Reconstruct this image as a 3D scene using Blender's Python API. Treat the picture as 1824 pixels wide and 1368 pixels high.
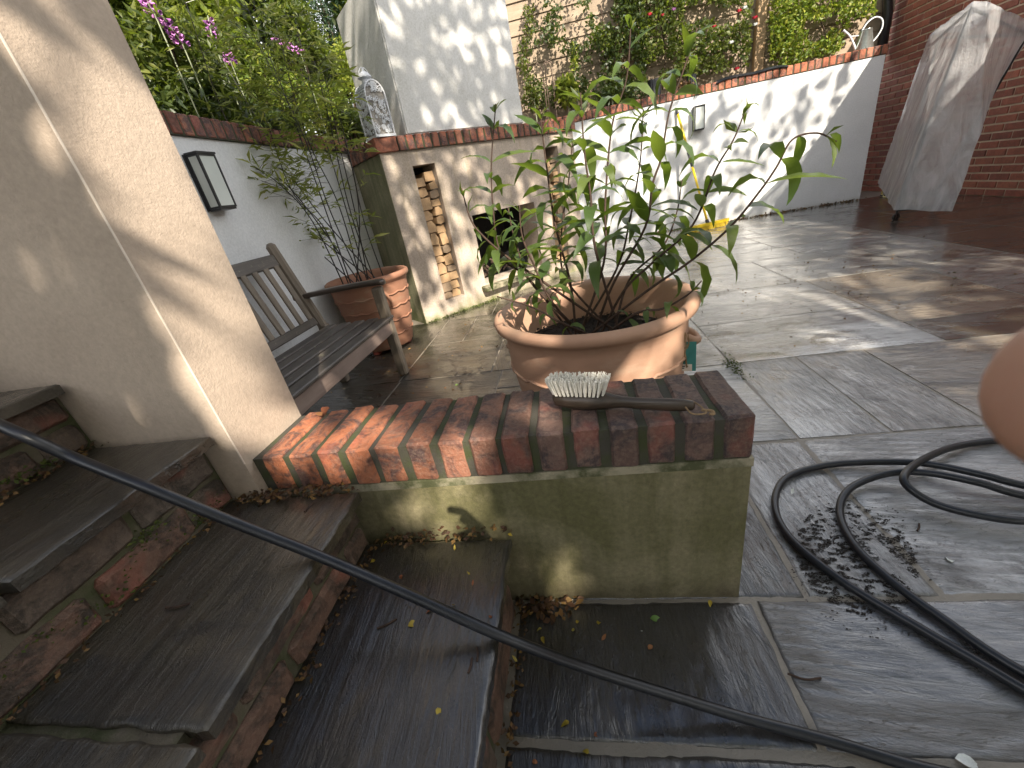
import bpy, bmesh, math, random
import numpy as np
from mathutils import Vector, Matrix, noise as mnoise

for o in list(bpy.data.objects):
    bpy.data.objects.remove(o)
scene = bpy.context.scene
random.seed(7); RNG = np.random.default_rng(7)
rad = math.radians

# ------------------------------------------------------------------ camera
F_PX, CAM_H = 720.0, 1.0
YAW, PITCH, ROLL = rad(-11.3), rad(25.35), rad(-11.1)
def cam_axes():
    fwd = np.array([math.sin(YAW)*math.cos(PITCH), math.cos(YAW)*math.cos(PITCH), -math.sin(PITCH)])
    r0 = np.array([math.cos(YAW), -math.sin(YAW), 0.0]); u0 = np.cross(r0, fwd)
    right = math.cos(ROLL)*r0 + math.sin(ROLL)*u0
    up = -math.sin(ROLL)*r0 + math.cos(ROLL)*u0
    return right, up, fwd
RIGHT, UP, FWD = cam_axes()
CAM = np.array([0, 0, CAM_H])
cam_data = bpy.data.cameras.new('camera'); cam = bpy.data.objects.new('camera', cam_data)
scene.collection.objects.link(cam); scene.camera = cam
cam.matrix_world = Matrix(((RIGHT[0], UP[0], -FWD[0], 0), (RIGHT[1], UP[1], -FWD[1], 0),
                           (RIGHT[2], UP[2], -FWD[2], CAM_H), (0, 0, 0, 1)))
cam_data.sensor_width = 36; cam_data.lens = F_PX/1824*36
cam_data.clip_start = 0.005; cam_data.clip_end = 300
cam_data.dof.use_dof = True; cam_data.dof.focus_distance = 2.0; cam_data.dof.aperture_fstop = 22

# ------------------------------------------------------------------ sky, sun, exposure
SUN = np.array([0.5, -0.85, 0.80]); SUN /= np.linalg.norm(SUN)      # towards the sun
world = bpy.data.worlds.new('World'); scene.world = world; world.use_nodes = True
wt = world.node_tree; wt.nodes.clear()
sky = wt.nodes.new('ShaderNodeTexSky'); sky.sky_type = 'NISHITA'; sky.sun_disc = False
sky.sun_elevation = math.asin(SUN[2]); sky.sun_rotation = math.atan2(SUN[0], SUN[1])
sky.air_density = 1.0; sky.dust_density = 2.5; sky.ozone_density = 1.0
bg = wt.nodes.new('ShaderNodeBackground'); bg.inputs['Strength'].default_value = 0.08
wo = wt.nodes.new('ShaderNodeOutputWorld')
tcw = wt.nodes.new('ShaderNodeTexCoord'); cl = wt.nodes.new('ShaderNodeTexNoise'); cl.inputs['Scale'].default_value = 2.6; cl.inputs['Detail'].default_value = 7; cl.inputs['Roughness'].default_value = .6
cr = wt.nodes.new('ShaderNodeMapRange'); cr.inputs[1].default_value = .58; cr.inputs[2].default_value = .80; cr.inputs[3].default_value = .0; cr.inputs[4].default_value = .85
cm = wt.nodes.new('ShaderNodeMix'); cm.data_type = 'RGBA'; cm.inputs[7].default_value = (14.5, 14.6, 14.8, 1)      # white cloud added over the blue for fill and paler reflections
wt.links.new(tcw.outputs['Generated'], cl.inputs['Vector']); wt.links.new(cl.outputs[0], cr.inputs[0]); 
sp = wt.nodes.new('ShaderNodeSeparateXYZ'); wt.links.new(tcw.outputs['Generated'], sp.inputs[0])
hz = wt.nodes.new('ShaderNodeMapRange'); hz.interpolation_type = 'SMOOTHSTEP'; hz.inputs[1].default_value = .38; hz.inputs[2].default_value = .92; hz.inputs[3].default_value = .93; hz.inputs[4].default_value = 0.0   # white band added low in the sky for glare off the wet patio
wt.links.new(sp.outputs[2], hz.inputs[0]); mxm = wt.nodes.new('ShaderNodeMath'); mxm.operation = 'MAXIMUM'; wt.links.new(hz.outputs[0], mxm.inputs[0]); wt.links.new(cr.outputs[0], mxm.inputs[1]); wt.links.new(mxm.outputs[0], cm.inputs[0])
wt.links.new(sky.outputs[0], cm.inputs[6]); wt.links.new(cm.outputs[2], bg.inputs[0]); wt.links.new(bg.outputs[0], wo.inputs[0])
sd = bpy.data.lights.new('sun', 'SUN'); sd.energy = 4.6; sd.angle = rad(0.53); sd.color = (1.0, 0.90, 0.76)
sun = bpy.data.objects.new('sun', sd); scene.collection.objects.link(sun)
sun.rotation_euler = Vector(SUN).to_track_quat('Z', 'Y').to_euler(); sun.location = (4, -7, 7)
scene.view_settings.view_transform = 'Standard'; scene.view_settings.look = 'None'
scene.view_settings.exposure = 1.3; scene.view_settings.gamma = 1.0
scene.view_settings.use_curve_mapping = False
scene.render.engine = 'CYCLES'
scene.cycles.max_bounces = 6; scene.cycles.diffuse_bounces = 3; scene.cycles.glossy_bounces = 3; scene.cycles.transparent_max_bounces = 12

# ------------------------------------------------------------------ photo pixel -> point
def ray(px, py):
    return RIGHT*(px-912.0) - UP*(py-684.0) + FWD*F_PX
def onz(px, py, z=0.0):
    r = ray(px, py); return CAM + r*(z-CAM_H)/r[2]
def ony(px, py, y):
    r = ray(px, py); return CAM + r*y/r[1]
def onx(px, py, x):
    r = ray(px, py); return CAM + r*x/r[0]
def proj(P):
    d = np.asarray(P, float)-CAM; w = d@FWD
    return 912+F_PX*(d@RIGHT)/w, 684-F_PX*(d@UP)/w, w

# ------------------------------------------------------------------ objects
COL = scene.collection
def link(name, data, parent=None, mat=None):
    o = bpy.data.objects.new(name, data); COL.objects.link(o)
    if parent is not None: o.parent = parent
    if mat is not None and data is not None and not data.materials: data.materials.append(mat)
    return o
def tag(o, label, cat, group=None):
    o['label'] = label; o['category'] = cat
    if group: o['group'] = group
    return o
def thing(name, label, cat, loc=(0, 0, 0), rz=0.0, group=None):
    o = bpy.data.objects.new(name, None); COL.objects.link(o); o.empty_display_size = 0.1
    o.location = loc; o.rotation_euler = (0, 0, rz)
    return tag(o, label, cat, group)
def kind(o, k): o['kind'] = k; return o

class MB:
    "collects shapes into one mesh"
    def __init__(s): s.v = []; s.f = []
    def add(s, vs, fs):
        n = len(s.v); s.v += [tuple(map(float, v)) for v in vs]; s.f += [tuple(i+n for i in f) for f in fs]; return s
    def box(s, x0, x1, y0, y1, z0, z1, M=None):
        vs = [Vector((x, y, z)) for z in (z0, z1) for y in (y0, y1) for x in (x0, x1)]
        if M is not None: vs = [M @ v for v in vs]
        return s.add(vs, [(0, 2, 3, 1), (4, 5, 7, 6), (0, 1, 5, 4), (2, 6, 7, 3), (0, 4, 6, 2), (1, 3, 7, 5)])
    def prism(s, poly, z0, z1):
        n = len(poly)
        return s.add([(x, y, z0) for x, y in poly]+[(x, y, z1) for x, y in poly],
                     [tuple(range(n-1, -1, -1)), tuple(range(n, 2*n))]+[(i, (i+1) % n, n+(i+1) % n, n+i) for i in range(n)])
    def tube(s, pts, r, seg=8, caps=True):
        P = [Vector(p) for p in pts]; n = len(P)
        R_ = r if hasattr(r, '__len__') else [r]*n
        t = [(P[min(i+1, n-1)]-P[max(i-1, 0)]).normalized() for i in range(n)]
        a = t[0].orthogonal().normalized(); vs = []
        for i in range(n):
            a = (a - t[i]*a.dot(t[i]));  a = a.normalized() if a.length > 1e-6 else t[i].orthogonal().normalized()
            b = t[i].cross(a)
            for k in range(seg):
                th = 2*math.pi*k/seg; vs.append(P[i]+(a*math.cos(th)+b*math.sin(th))*R_[i])
        fs = [(i*seg+k, i*seg+(k+1) % seg, (i+1)*seg+(k+1) % seg, (i+1)*seg+k) for i in range(n-1) for k in range(seg)]
        if caps: fs += [tuple(range(seg-1, -1, -1)), tuple((n-1)*seg+k for k in range(seg))]
        return s.add(vs, fs)
    def lathe(s, prof, seg=48, c=(0, 0, 0), wob=None):
        vs = []
        for (r, z) in prof:
            for k in range(seg):
                th = 2*math.pi*k/seg; dr = wob(th, z) if wob else 0
                vs.append((c[0]+(r+dr)*math.cos(th), c[1]+(r+dr)*math.sin(th), c[2]+z))
        n = len(prof)
        return s.add(vs, [(i*seg+k, i*seg+(k+1) % seg, (i+1)*seg+(k+1) % seg, (i+1)*seg+k) for i in range(n-1) for k in range(seg)])
    def mesh(s, name, smooth=False):
        me = bpy.data.meshes.new(name); me.from_pydata(s.v, [], s.f); me.update()
        if smooth: me.polygons.foreach_set('use_smooth', [True]*len(me.polygons))
        return me
    def build(s, name, mat, parent=None, smooth=False):
        return link(name, s.mesh(name, smooth), parent, mat)

def np_mesh(name, V, Fq, smooth=False):
    me = bpy.data.meshes.new(name); V = np.asarray(V, np.float32); Fq = np.asarray(Fq, np.int32)
    k = Fq.shape[1]; me.vertices.add(len(V)); me.vertices.foreach_set('co', V.ravel())
    me.loops.add(Fq.size); me.loops.foreach_set('vertex_index', Fq.ravel())
    me.polygons.add(len(Fq)); me.polygons.foreach_set('loop_start', np.arange(0, Fq.size, k, dtype=np.int32))
    me.polygons.foreach_set('loop_total', np.full(len(Fq), k, np.int32))
    if smooth: me.polygons.foreach_set('use_smooth', np.ones(len(Fq), bool))
    me.update(calc_edges=True); me.validate(); return me

def catmull(pts, n=8):
    P = [np.asarray(p, float) for p in pts]; P = [2*P[0]-P[1]]+P+[2*P[-1]-P[-2]]; out = []
    for i in range(1, len(P)-2):
        for k in range(n):
            t = k/n; a, b, c, d = P[i-1:i+3]
            out.append(.5*((2*b)+(-a+c)*t+(2*a-5*b+4*c-d)*t*t+(-a+3*b-3*c+d)*t**3))
    out.append(P[-2]); return out

def worn_box(name, sx, sy, sz, nx=3, ny=3, nz=3, r=0.004, amp=0.0012, seed=0, freq=14.0):
    "box centred on x,y with its base at z=0, rounded and slightly uneven"
    bm = bmesh.new(); bmesh.ops.create_cube(bm, size=1)
    for v in bm.verts: v.co = Vector((v.co.x*sx, v.co.y*sy, (v.co.z+.5)*sz))
    bmesh.ops.bevel(bm, geom=bm.edges[:]+bm.verts[:], offset=r, segments=1, affect='EDGES', profile=.6)
    if max(nx, ny, nz) > 1:
        for ax, n, s in ((0, nx, sx), (1, ny, sy), (2, nz, sz)):
            for i in range(1, n):
                co = [0, 0, 0]; no = [0, 0, 0]; no[ax] = 1; co[ax] = -s/2+s*i/n if ax < 2 else s*i/n
                bmesh.ops.bisect_plane(bm, geom=bm.verts[:]+bm.edges[:]+bm.faces[:], plane_co=co, plane_no=no)
    for v in bm.verts:
        n = mnoise.noise_vector(v.co*freq+Vector((seed*7.1, seed*3.3, seed*1.7)))
        v.co += n*amp
    me = bpy.data.meshes.new(name); bm.to_mesh(me); bm.free(); return me

# ------------------------------------------------------------------ materials
class NT:
    def __init__(s, name):
        s.m = bpy.data.materials.new(name); s.m.use_nodes = True; s.t = s.m.node_tree; s.t.nodes.clear()
        s.out = s.t.nodes.new('ShaderNodeOutputMaterial')
    def n(s, typ, ins=None, **at):
        nd = s.t.nodes.new('ShaderNode'+typ)
        for k, v in at.items(): setattr(nd, k, v)
        for k, v in (ins or {}).items(): s.set(nd.inputs[k], v)
        return nd
    def set(s, sock, v):
        if isinstance(v, bpy.types.NodeSocket): s.t.links.new(v, sock)
        elif isinstance(v, bpy.types.Node): s.t.links.new(v.outputs[0], sock)
        else:
            if isinstance(v, tuple) and len(v) == 3 and sock.type == 'RGBA': v = (*v, 1)
            sock.default_value = v
    def co(s, which='Object', scale=(1, 1, 1), rot=(0, 0, 0)):
        tc = s.n('TexCoord'); return s.n('Mapping', {'Vector': tc.outputs[which], 'Scale': scale, 'Rotation': rot}).outputs[0]
    def wpos(s, scale=(1, 1, 1), rot=(0, 0, 0)):
        g = s.n('NewGeometry'); return s.n('Mapping', {'Vector': g.outputs['Position'], 'Scale': scale, 'Rotation': rot}).outputs[0]
    def noise(s, vec, scale=5, detail=4, rough=.55, dist=0.0):
        return s.n('TexNoise', {'Vector': vec, 'Scale': scale, 'Detail': detail, 'Roughness': rough, 'Distortion': dist}).outputs[0]
    def ramp(s, fac, *stops, interp='LINEAR'):
        r = s.n('ValToRGB', {'Fac': fac}); cr = r.color_ramp; cr.interpolation = interp
        while len(cr.elements) < len(stops): cr.elements.new(.5)
        for e, (p, c) in zip(cr.elements, stops):
            e.position = p; e.color = (*c, 1) if isinstance(c, tuple) else (c, c, c, 1)
        return r.outputs[0]
    def mix(s, f, a, b, mode='MIX'):
        m = s.n('Mix', data_type='RGBA', blend_type=mode)
        s.set(m.inputs[0], f); s.set(m.inputs[6], a); s.set(m.inputs[7], b); return m.outputs[2]
    def math(s, op, a, b=0.0, c=0.0):
        m = s.n('Math', operation=op); s.set(m.inputs[0], a); s.set(m.inputs[1], b); s.set(m.inputs[2], c); return m.outputs[0]
    def bump(s, h, strength=.4, dist=.01, normal=None):
        b = s.n('Bump', {'Height': h, 'Strength': strength, 'Distance': dist})
        if normal is not None: s.set(b.inputs['Normal'], normal)
        return b.outputs[0]
    def bsdf(s, col, rough=.6, **kw):
        ins = {'Base Color': col, 'Roughness': rough}
        for k, v in kw.items(): ins[k.replace('_', ' ')] = v
        p = s.n('BsdfPrincipled', ins); s.t.links.new(p.outputs[0], s.out.inputs[0]); return p
MATS = {}
def reg(name, nt): MATS[name] = nt.m; return nt.m

def m_plain(name, col, rough=.6, metallic=0.0, var=.25, vs=20, bump=.15, bd=.002):
    t = NT(name); c = t.co('Object'); n = t.noise(c, vs, 5)
    k = t.ramp(n, (.3, tuple(x*(1-var) for x in col)), (.7, tuple(min(1, x*(1+var)) for x in col)))
    t.bsdf(k, rough, Metallic=metallic, Normal=t.bump(t.noise(c, vs*4, 4), bump, bd)); return reg(name, t)

def m_render(name, c1, c2, grime=(.18, .15, .10), grime_lo=.55, algae=None, base_h=0.25, rough=.85, grain=220, fine_=.30, bmp=.55):
    "sand-and-cement render with blotches, run marks and algae of its own"
    t = NT(name); p = t.wpos(); n1 = t.noise(p, 2.6, 8, .68, .6); col = t.mix(t.ramp(n1, (.38, 0.0), (.62, 1.0)), c1, c2)
    runs = t.noise(t.wpos((7, 7, .6)), 2.2, 5, .6); col = t.mix(t.ramp(runs, (grime_lo, 0.0), (grime_lo+.25, .55)), col, grime)
    fine = t.noise(p, 75, 5, .7); col = t.mix(fine_, col, t.ramp(fine, (.3, .15), (.7, .95)), 'OVERLAY')
    if algae:
        z = t.n('SeparateXYZ', {0: t.n('NewGeometry').outputs['Position']}).outputs[2]
        h = t.math('MULTIPLY_ADD', t.noise(p, 5, 6, .65), base_h*2.2, base_h*-.75)
        m = t.n('MapRange', {0: t.math('SUBTRACT', z, h), 1: -.06, 2: .05, 3: .85, 4: 0.0}).outputs[0]
        m = t.math('MULTIPLY', m, t.ramp(t.noise(p, 14, 5), (.3, .45), (.6, 1.0)))
        col = t.mix(m, col, algae)
    hgt = t.math('ADD', t.noise(p, grain, 3, .6), t.math('MULTIPLY', t.noise(p, grain*.3, 3), .6))
    t.bsdf(col, rough, Normal=t.bump(hgt, bmp, .0035)); return reg(name, t)

m_render('render_wall', (.50, .405, .32), (.43, .345, .27), (.30, .23, .17), .62, fine_=.13, bmp=.35)
m_render('render_fire', (.50, .42, .34), (.41, .34, .28), (.27, .21, .12), .50, (.13, .15, .045), .14)
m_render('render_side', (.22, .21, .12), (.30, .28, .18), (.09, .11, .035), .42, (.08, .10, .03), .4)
m_render('render_planter', (.25, .215, .13), (.12, .11, .048), (.062, .062, .016), .42, (.04, .026, .014), .085)
m_render('white_wall', (.72, .73, .73), (.66, .67, .67), (.50, .49, .44), .62, (.40, .40, .33), .03, .7, 120)
m_render('white_chimney', (.68, .67, .64), (.60, .59, .55), (.42, .41, .33), .60, None, .1, .75, 120)

def m_brick(name, rough=.8, dark=(.035, .03, .03), dark_amt=.4, bump=.5, pale=.35):
    t = NT(name); oi = t.n('ObjectInfo'); rnd = oi.outputs['Random']
    off = t.n('VectorMath', {0: t.n('NewGeometry').outputs['Position'], 1: t.n('CombineXYZ', {0: t.math('MULTIPLY', rnd, 9.0), 1: rnd}).outputs[0]}, operation='ADD').outputs[0]
    n = t.noise(off, 15, 8, .7, .8); n2 = t.noise(off, 110, 5, .7); n3 = t.noise(off, 7, 4)
    c = t.mix(t.ramp(n, (.44, 0.0), (.58, dark_amt)), oi.outputs['Color'], dark)
    c = t.mix(t.ramp(n3, (.58, 0.0), (.68, .5)), c, t.mix(.6, oi.outputs['Color'], (.45, .10, .06)))
    c = t.mix(t.ramp(n2, (.45, .0), (.72, pale)), c, t.mix(.5, c, (.45, .33, .24)))
    h = t.math('ADD', t.noise(off, 70, 6, .75), t.math('MULTIPLY', n2, .6))
    t.bsdf(c, t.math('MULTIPLY_ADD', n, .25, rough-.12), Normal=t.bump(h, bump, .006)); return reg(name, t)
m_brick('brick', .8, (.05, .03, .025), .55); m_brick('brick_house', .78, (.10, .04, .03), .4, .3)
m_brick('brick_wet', .5, (.03, .024, .018), .9, .9); m_brick('brick_coping', .62, (.035, .026, .030), .85, .9, .5)

def m_mortar(name, col, moss=0.0, rough=.9):
    t = NT(name); p = t.wpos(); c = t.mix(t.noise(p, 9, 5), tuple(x*.7 for x in col), tuple(x*1.25 for x in col))
    if moss: c = t.mix(t.ramp(t.noise(p, 11, 6, .65), (.5-.25*moss, 0.0), (.62, .9)), c, (.045, .055, .015))
    t.bsdf(c, rough, Normal=t.bump(t.noise(p, 150, 4, .7), .6, .004)); return reg(name, t)
m_mortar('mortar_house', (.60, .48, .36)); m_mortar('mortar_moss', (.12, .10, .07), .45)
m_mortar('mortar_patio', (.24, .21, .17), .0, .3); m_mortar('mortar_coping', (.055, .05, .038), .22)
m_mortar('mortar_pale', (.34, .30, .21), .3)

def m_slate(name, rot, wet=1.0, bmp=1.0, cior=1.5, rr=(.22, .34, .5), dk0=.47):
    "riven sandstone, wet: layered ripples, thin terraces with dirt in their edges, a patchy film of water"
    t = NT(name); oi = t.n('ObjectInfo'); rnd = oi.outputs['Random']
    pos = t.n('NewGeometry').outputs['Position']
    off = t.n('VectorMath', {0: pos, 1: t.n('CombineXYZ', {0: t.math('MULTIPLY', rnd, 37.0), 1: t.math('MULTIPLY', rnd, 91.0)}).outputs[0]}, operation='ADD').outputs[0]
    turned = t.n('Mapping', {'Vector': off, 'Rotation': (0, 0, rot)}).outputs[0]
    def mp(sc): return t.n('Mapping', {'Vector': turned, 'Scale': sc}).outputs[0]
    warp = t.noise(pos, 1.6, 6, .62, .4)
    rip = t.noise(mp((3.0, 20, 6)), 2.4, 8, .68, .8)
    ter = t.noise(mp((1.4, 6.0, 3)), 2.1, 7, .6, .6)
    st = t.math('MULTIPLY', ter, 13.0); fr = t.math('FRACT', st)
    edge = t.n('MapRange', {0: fr, 1: .0, 2: .14, 3: 0.0, 4: 1.0}).outputs[0]
    step = t.math('ADD', t.math('FLOOR', st), edge)
    soft = t.math('ADD', t.math('MULTIPLY', step, .16), t.math('MULTIPLY', rip, .9))
    h = t.math('ADD', soft, t.math('MULTIPLY', t.noise(mp((1, 1, 1)), 150, 4, .7), .16))
    base = oi.outputs['Color']
    c = t.mix(t.ramp(warp, (.35, 0.0), (.65, .8)), base, t.mix(.6, base, (.07, .054, .034)))
    dk = t.noise(t.n('Mapping', {'Vector': pos, 'Scale': (1, 1.6, 1)}).outputs[0], 2.3, 8, .68, .8)
    c = t.mix(t.ramp(dk, (dk0, 0.0), (dk0+.09, .88)), c, (.020, .016, .012))
    c = t.mix(t.ramp(t.noise(mp((1, 5, 1)), 6, 7, .7), (.46, 0.0), (.66, .6)), c, (.018, .016, .014))
    crack = t.math('MULTIPLY', t.math('SUBTRACT', 1.0, t.n('MapRange', {0: fr, 1: .0, 2: .10, 3: 0.0, 4: 1.0}).outputs[0]), t.ramp(ter, (.42, .2), (.6, .9)))
    c = t.mix(crack, c, (.010, .009, .008))
    c = t.mix(t.ramp(t.noise(mp((1, 1, 1)), 190, 3, .7), (.3, .0), (.8, .30)), c, t.mix(.5, c, (.18, .17, .15)))
    film = t.noise(mp((1, 2.2, 1)), 1.9, 6, .62, .6)
    r = t.ramp(film, (.32, rr[0]), (.50, rr[1]), (.70, rr[2]))
    b = t.n('Bump', {'Height': h, 'Distance': .017, 'Strength': .7*bmp}).outputs[0]
    b2 = t.n('Bump', {'Height': soft, 'Distance': .017}); t.set(b2.inputs['Strength'], t.math('MULTIPLY_ADD', t.ramp(film, (.42, 0.0), (.62, 1.0)), .38*bmp, .16*bmp))
    t.bsdf(c, r, Normal=b, IOR=1.45, Coat_Weight=t.ramp(film, (.50, 1.0*wet), (.75, .7*wet)), Coat_Roughness=t.ramp(film, (.4, .03), (.7, .09)), Coat_IOR=cior, Coat_Normal=b2.outputs[0]); return reg(name, t)
m_slate('slate_a', 0.12, cior=1.95, dk0=.53); m_slate('slate_b', 1.5, cior=1.8, dk0=.53); m_slate('slate_step', 1.62, .9, .9, 1.5, (.25, .38, .55)); m_slate('slate_step_wet', 1.5, 1.0, .7, 1.75, (.2, .32, .5))
m_slate('slate_far', .1, 1.0, .34, 2.0, (.12, .22, .4), .53)

def m_terracotta(name, c1, c2, pale):
    t = NT(name); p = t.co('Object'); n = t.noise(p, 4, 5, .6, .3)
    c = t.mix(t.ramp(n, (.35, 0.0), (.7, 1.0)), c1, c2)
    c = t.mix(t.ramp(t.noise(t.co('Object', (1, 1, 2.5)), 6, 6, .65), (.55, 0.0), (.75, .6)), c, pale)
    h = t.math('ADD', t.noise(t.co('Object', (2, 2, 60)), 2, 4), t.noise(p, 140, 3))
    t.bsdf(c, .75, Normal=t.bump(h, .25, .002)); return reg(name, t)
m_terracotta('terracotta', (.45, .275, .185), (.38, .22, .145), (.50, .37, .27))
m_terracotta('terracotta_old', (.33, .165, .10), (.27, .125, .075), (.36, .29, .20))

def m_wood(name, c1, c2, axis=1, rough=.75, scale=1.0, bump=.5, moss=0.0):
    t = NT(name); sc = [26, 26, 26]; sc[axis] = 1.6; off = t.n('ObjectInfo').outputs['Random']
    v = t.n('VectorMath', {0: t.co('Object', tuple(x*scale for x in sc)), 1: t.n('CombineXYZ', {0: t.math('MULTIPLY', off, 60.0), 1: t.math('MULTIPLY', off, 30.0)}).outputs[0]}, operation='ADD').outputs[0]
    n = t.noise(v, 2.0, 6, .65, .6); c = t.mix(t.ramp(n, (.3, 0.0), (.7, 1.0)), c1, c2)
    c = t.mix(t.ramp(t.noise(t.wpos(), 5, 4), (.4, 0.0), (.75, .6)), c, tuple(x*.55 for x in c1))
    if moss: c = t.mix(t.ramp(t.noise(t.wpos(), 30, 5, .7), (.60, 0.0), (.68, moss)), c, (.20, .19, .13))
    t.bsdf(c, rough, Normal=t.bump(n, bump, .004)); return reg(name, t)
m_wood('teak_y', (.055, .048, .043), (.12, .10, .085), 1, .42, 1, .5, .7); m_wood('teak_z', (.15, .12, .09), (.25, .205, .155), 2, .7)
m_wood('teak_x', (.05, .038, .03), (.10, .075, .058), 0, .28, 1, .3); m_wood('teak_rail', (.24, .17, .14), (.32, .24, .20), 1, .7)
m_wood('fence_wood', (.29, .22, .155), (.40, .31, .225), 0, .8, .6, .5); m_wood('post_wood', (.38, .25, .14), (.47, .32, .19), 2, .8, .6)
m_wood('fence_dark', (.12, .09, .07), (.17, .13, .10), 0, .85, .6)
m_wood('log_end', (.40, .25, .13), (.54, .37, .21), 1, .8, 2.0, .6); m_wood('log_old', (.24, .17, .11), (.36, .26, .17), 1, .85, 2.0, .6)
m_wood('brush_wood', (.035, .025, .018), (.085, .06, .042), 0, .33, 2.0, .3)

m_plain('rubber', (.012, .013, .017), .36, 0, .35, 30, .2, .001)
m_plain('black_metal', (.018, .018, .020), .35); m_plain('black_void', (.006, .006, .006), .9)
m_plain('soot', (.012, .011, .010), .95, 0, .5, 8, .6, .01)
m_plain('lamp_glass', (.60, .64, .60), .25, 0, .08, 5, .02); m_plain('white_tin', (.66, .68, .70), .45, 0, .1, 12, .1)
m_plain('galvanised', (.55, .60, .58), .28, .85, .15, 40, .25, .002); m_plain('yellow_paint', (.72, .52, .02), .42, 0, .12, 15)
m_plain('yellow_bristle', (.70, .50, .03), .7, 0, .3, 120, .8, .004); m_plain('white_bristle', (.85, .81, .72), .6, 0, .12, 60)
m_plain('grey_grip', (.05, .05, .05), .6); m_plain('twine', (.26, .17, .09), .9, 0, .3, 80)
m_plain('teal_card', (.05, .22, .20), .5, 0, .1, 8); m_plain('cream_card', (.72, .62, .52), .6, 0, .05); m_plain('ink', (.05, .06, .06), .7)
m_plain('soil', (.020, .014, .010), .9, 0, .6, 40, 1.0, .02); m_plain('bed_soil', (.06, .045, .03), .95, 0, .5, 12, 1.0, .03)
m_plain('grey_stone', (.33, .31, .28), .85, 0, .45, 14, .8, .01); m_plain('rust_iron', (.13, .09, .065), .8)
m_plain('bark_brown', (.055, .032, .022), .9, 0, .4, 60, .4); m_plain('bark_tree', (.09, .07, .05), .9, 0, .4, 20, .8, .02)
m_plain('cane_black', (.018, .016, .014), .35, 0, .5, 30); m_plain('stem_pale', (.24, .27, .17), .7, 0, .2, 40)
m_plain('cable_yellow', (.42, .33, .05), .5); m_plain('rose_red', (.45, .012, .035), .5, 0, .35, 50); m_plain('petal_white', (.72, .74, .70), .5, 0, .1)
m_plain('petal_pink', (.50, .20, .48), .55, 0, .35, 90); m_plain('petal_dark', (.30, .10, .33), .6, 0, .3, 90)
m_plain('brick_red_pipe', (.25, .06, .04), .6)

def m_leaf(name, c1, c2, c3, trans=.35, rough=.42, per='obj', bump=.0):
    t = NT(name)
    if per == 'obj': f = t.n('ObjectInfo').outputs['Random']
    else: f = t.n('NewGeometry').outputs['Random Per Island']
    c = t.ramp(f, (0.0, c1), (.55, c2), (1.0, c3))
    if per == 'obj':
        v = t.noise(t.co('Object', (12, 45, 12)), 3, 4); c = t.mix(t.ramp(v, (.35, 0.0), (.7, .4)), c, tuple(x*.6 for x in c1))
    p = t.bsdf(c, rough)
    if bump: t.set(p.inputs['Normal'], t.bump(t.noise(t.co('Object', (30, 90, 30)), 2, 4), .5, bump))
    tr = t.n('BsdfTranslucent', {'Color': t.mix(1.0, c, (1.0, 1.0, .35), 'MULTIPLY')})
    tb = t.mix(.5, c, (.30, .42, .02)); t.set(tr.inputs['Color'], tb)
    mx = t.n('MixShader', {0: trans, 1: p.outputs[0], 2: tr.outputs[0]}); t.t.links.new(mx.outputs[0], t.out.inputs[0])
    return reg(name, t)
m_leaf('leaf_bud', (.055, .10, .03), (.09, .145, .038), (.16, .21, .05), .42, .34, 'obj', .002)
m_leaf('leaf_bamboo', (.15, .18, .045), (.25, .28, .065), (.38, .37, .10), .45, .45, 'isl')
m_leaf('leaf_shrub', (.035, .058, .014), (.085, .115, .025), (.18, .20, .04), .40, .5, 'isl')
m_leaf('leaf_dark', (.022, .04, .014), (.045, .07, .02), (.09, .12, .03), .30, .45, 'isl')
m_leaf('leaf_yellowgreen', (.09, .15, .025), (.18, .25, .03), (.36, .36, .05), .42, .5, 'isl')
m_leaf('leaf_lime', (.12, .17, .025), (.22, .27, .035), (.36, .38, .06), .45, .5, 'isl')
m_leaf('leaf_conifer', (.03, .075, .045), (.07, .15, .085), (.15, .24, .14), .15, .6, 'isl')
m_leaf('leaf_tree', (.03, .07, .02), (.05, .11, .02), (.08, .15, .03), .25, .5, 'isl')
m_leaf('litter', (.045, .022, .012), (.10, .045, .02), (.26, .15, .045), .10, .7, 'isl')
m_leaf('litter_yellow', (.42, .30, .03), (.50, .36, .05), (.55, .46, .12), .15, .5, 'obj')
m_leaf('litter_brown', (.24, .07, .025), (.30, .10, .04), (.36, .16, .06), .10, .6, 'obj')
m_leaf('litter_green', (.12, .22, .04), (.16, .28, .06), (.2, .3, .1), .2, .5, 'obj')
m_leaf('moss', (.03, .05, .008), (.06, .085, .012), (.11, .13, .02), .15, .8, 'isl')

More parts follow.
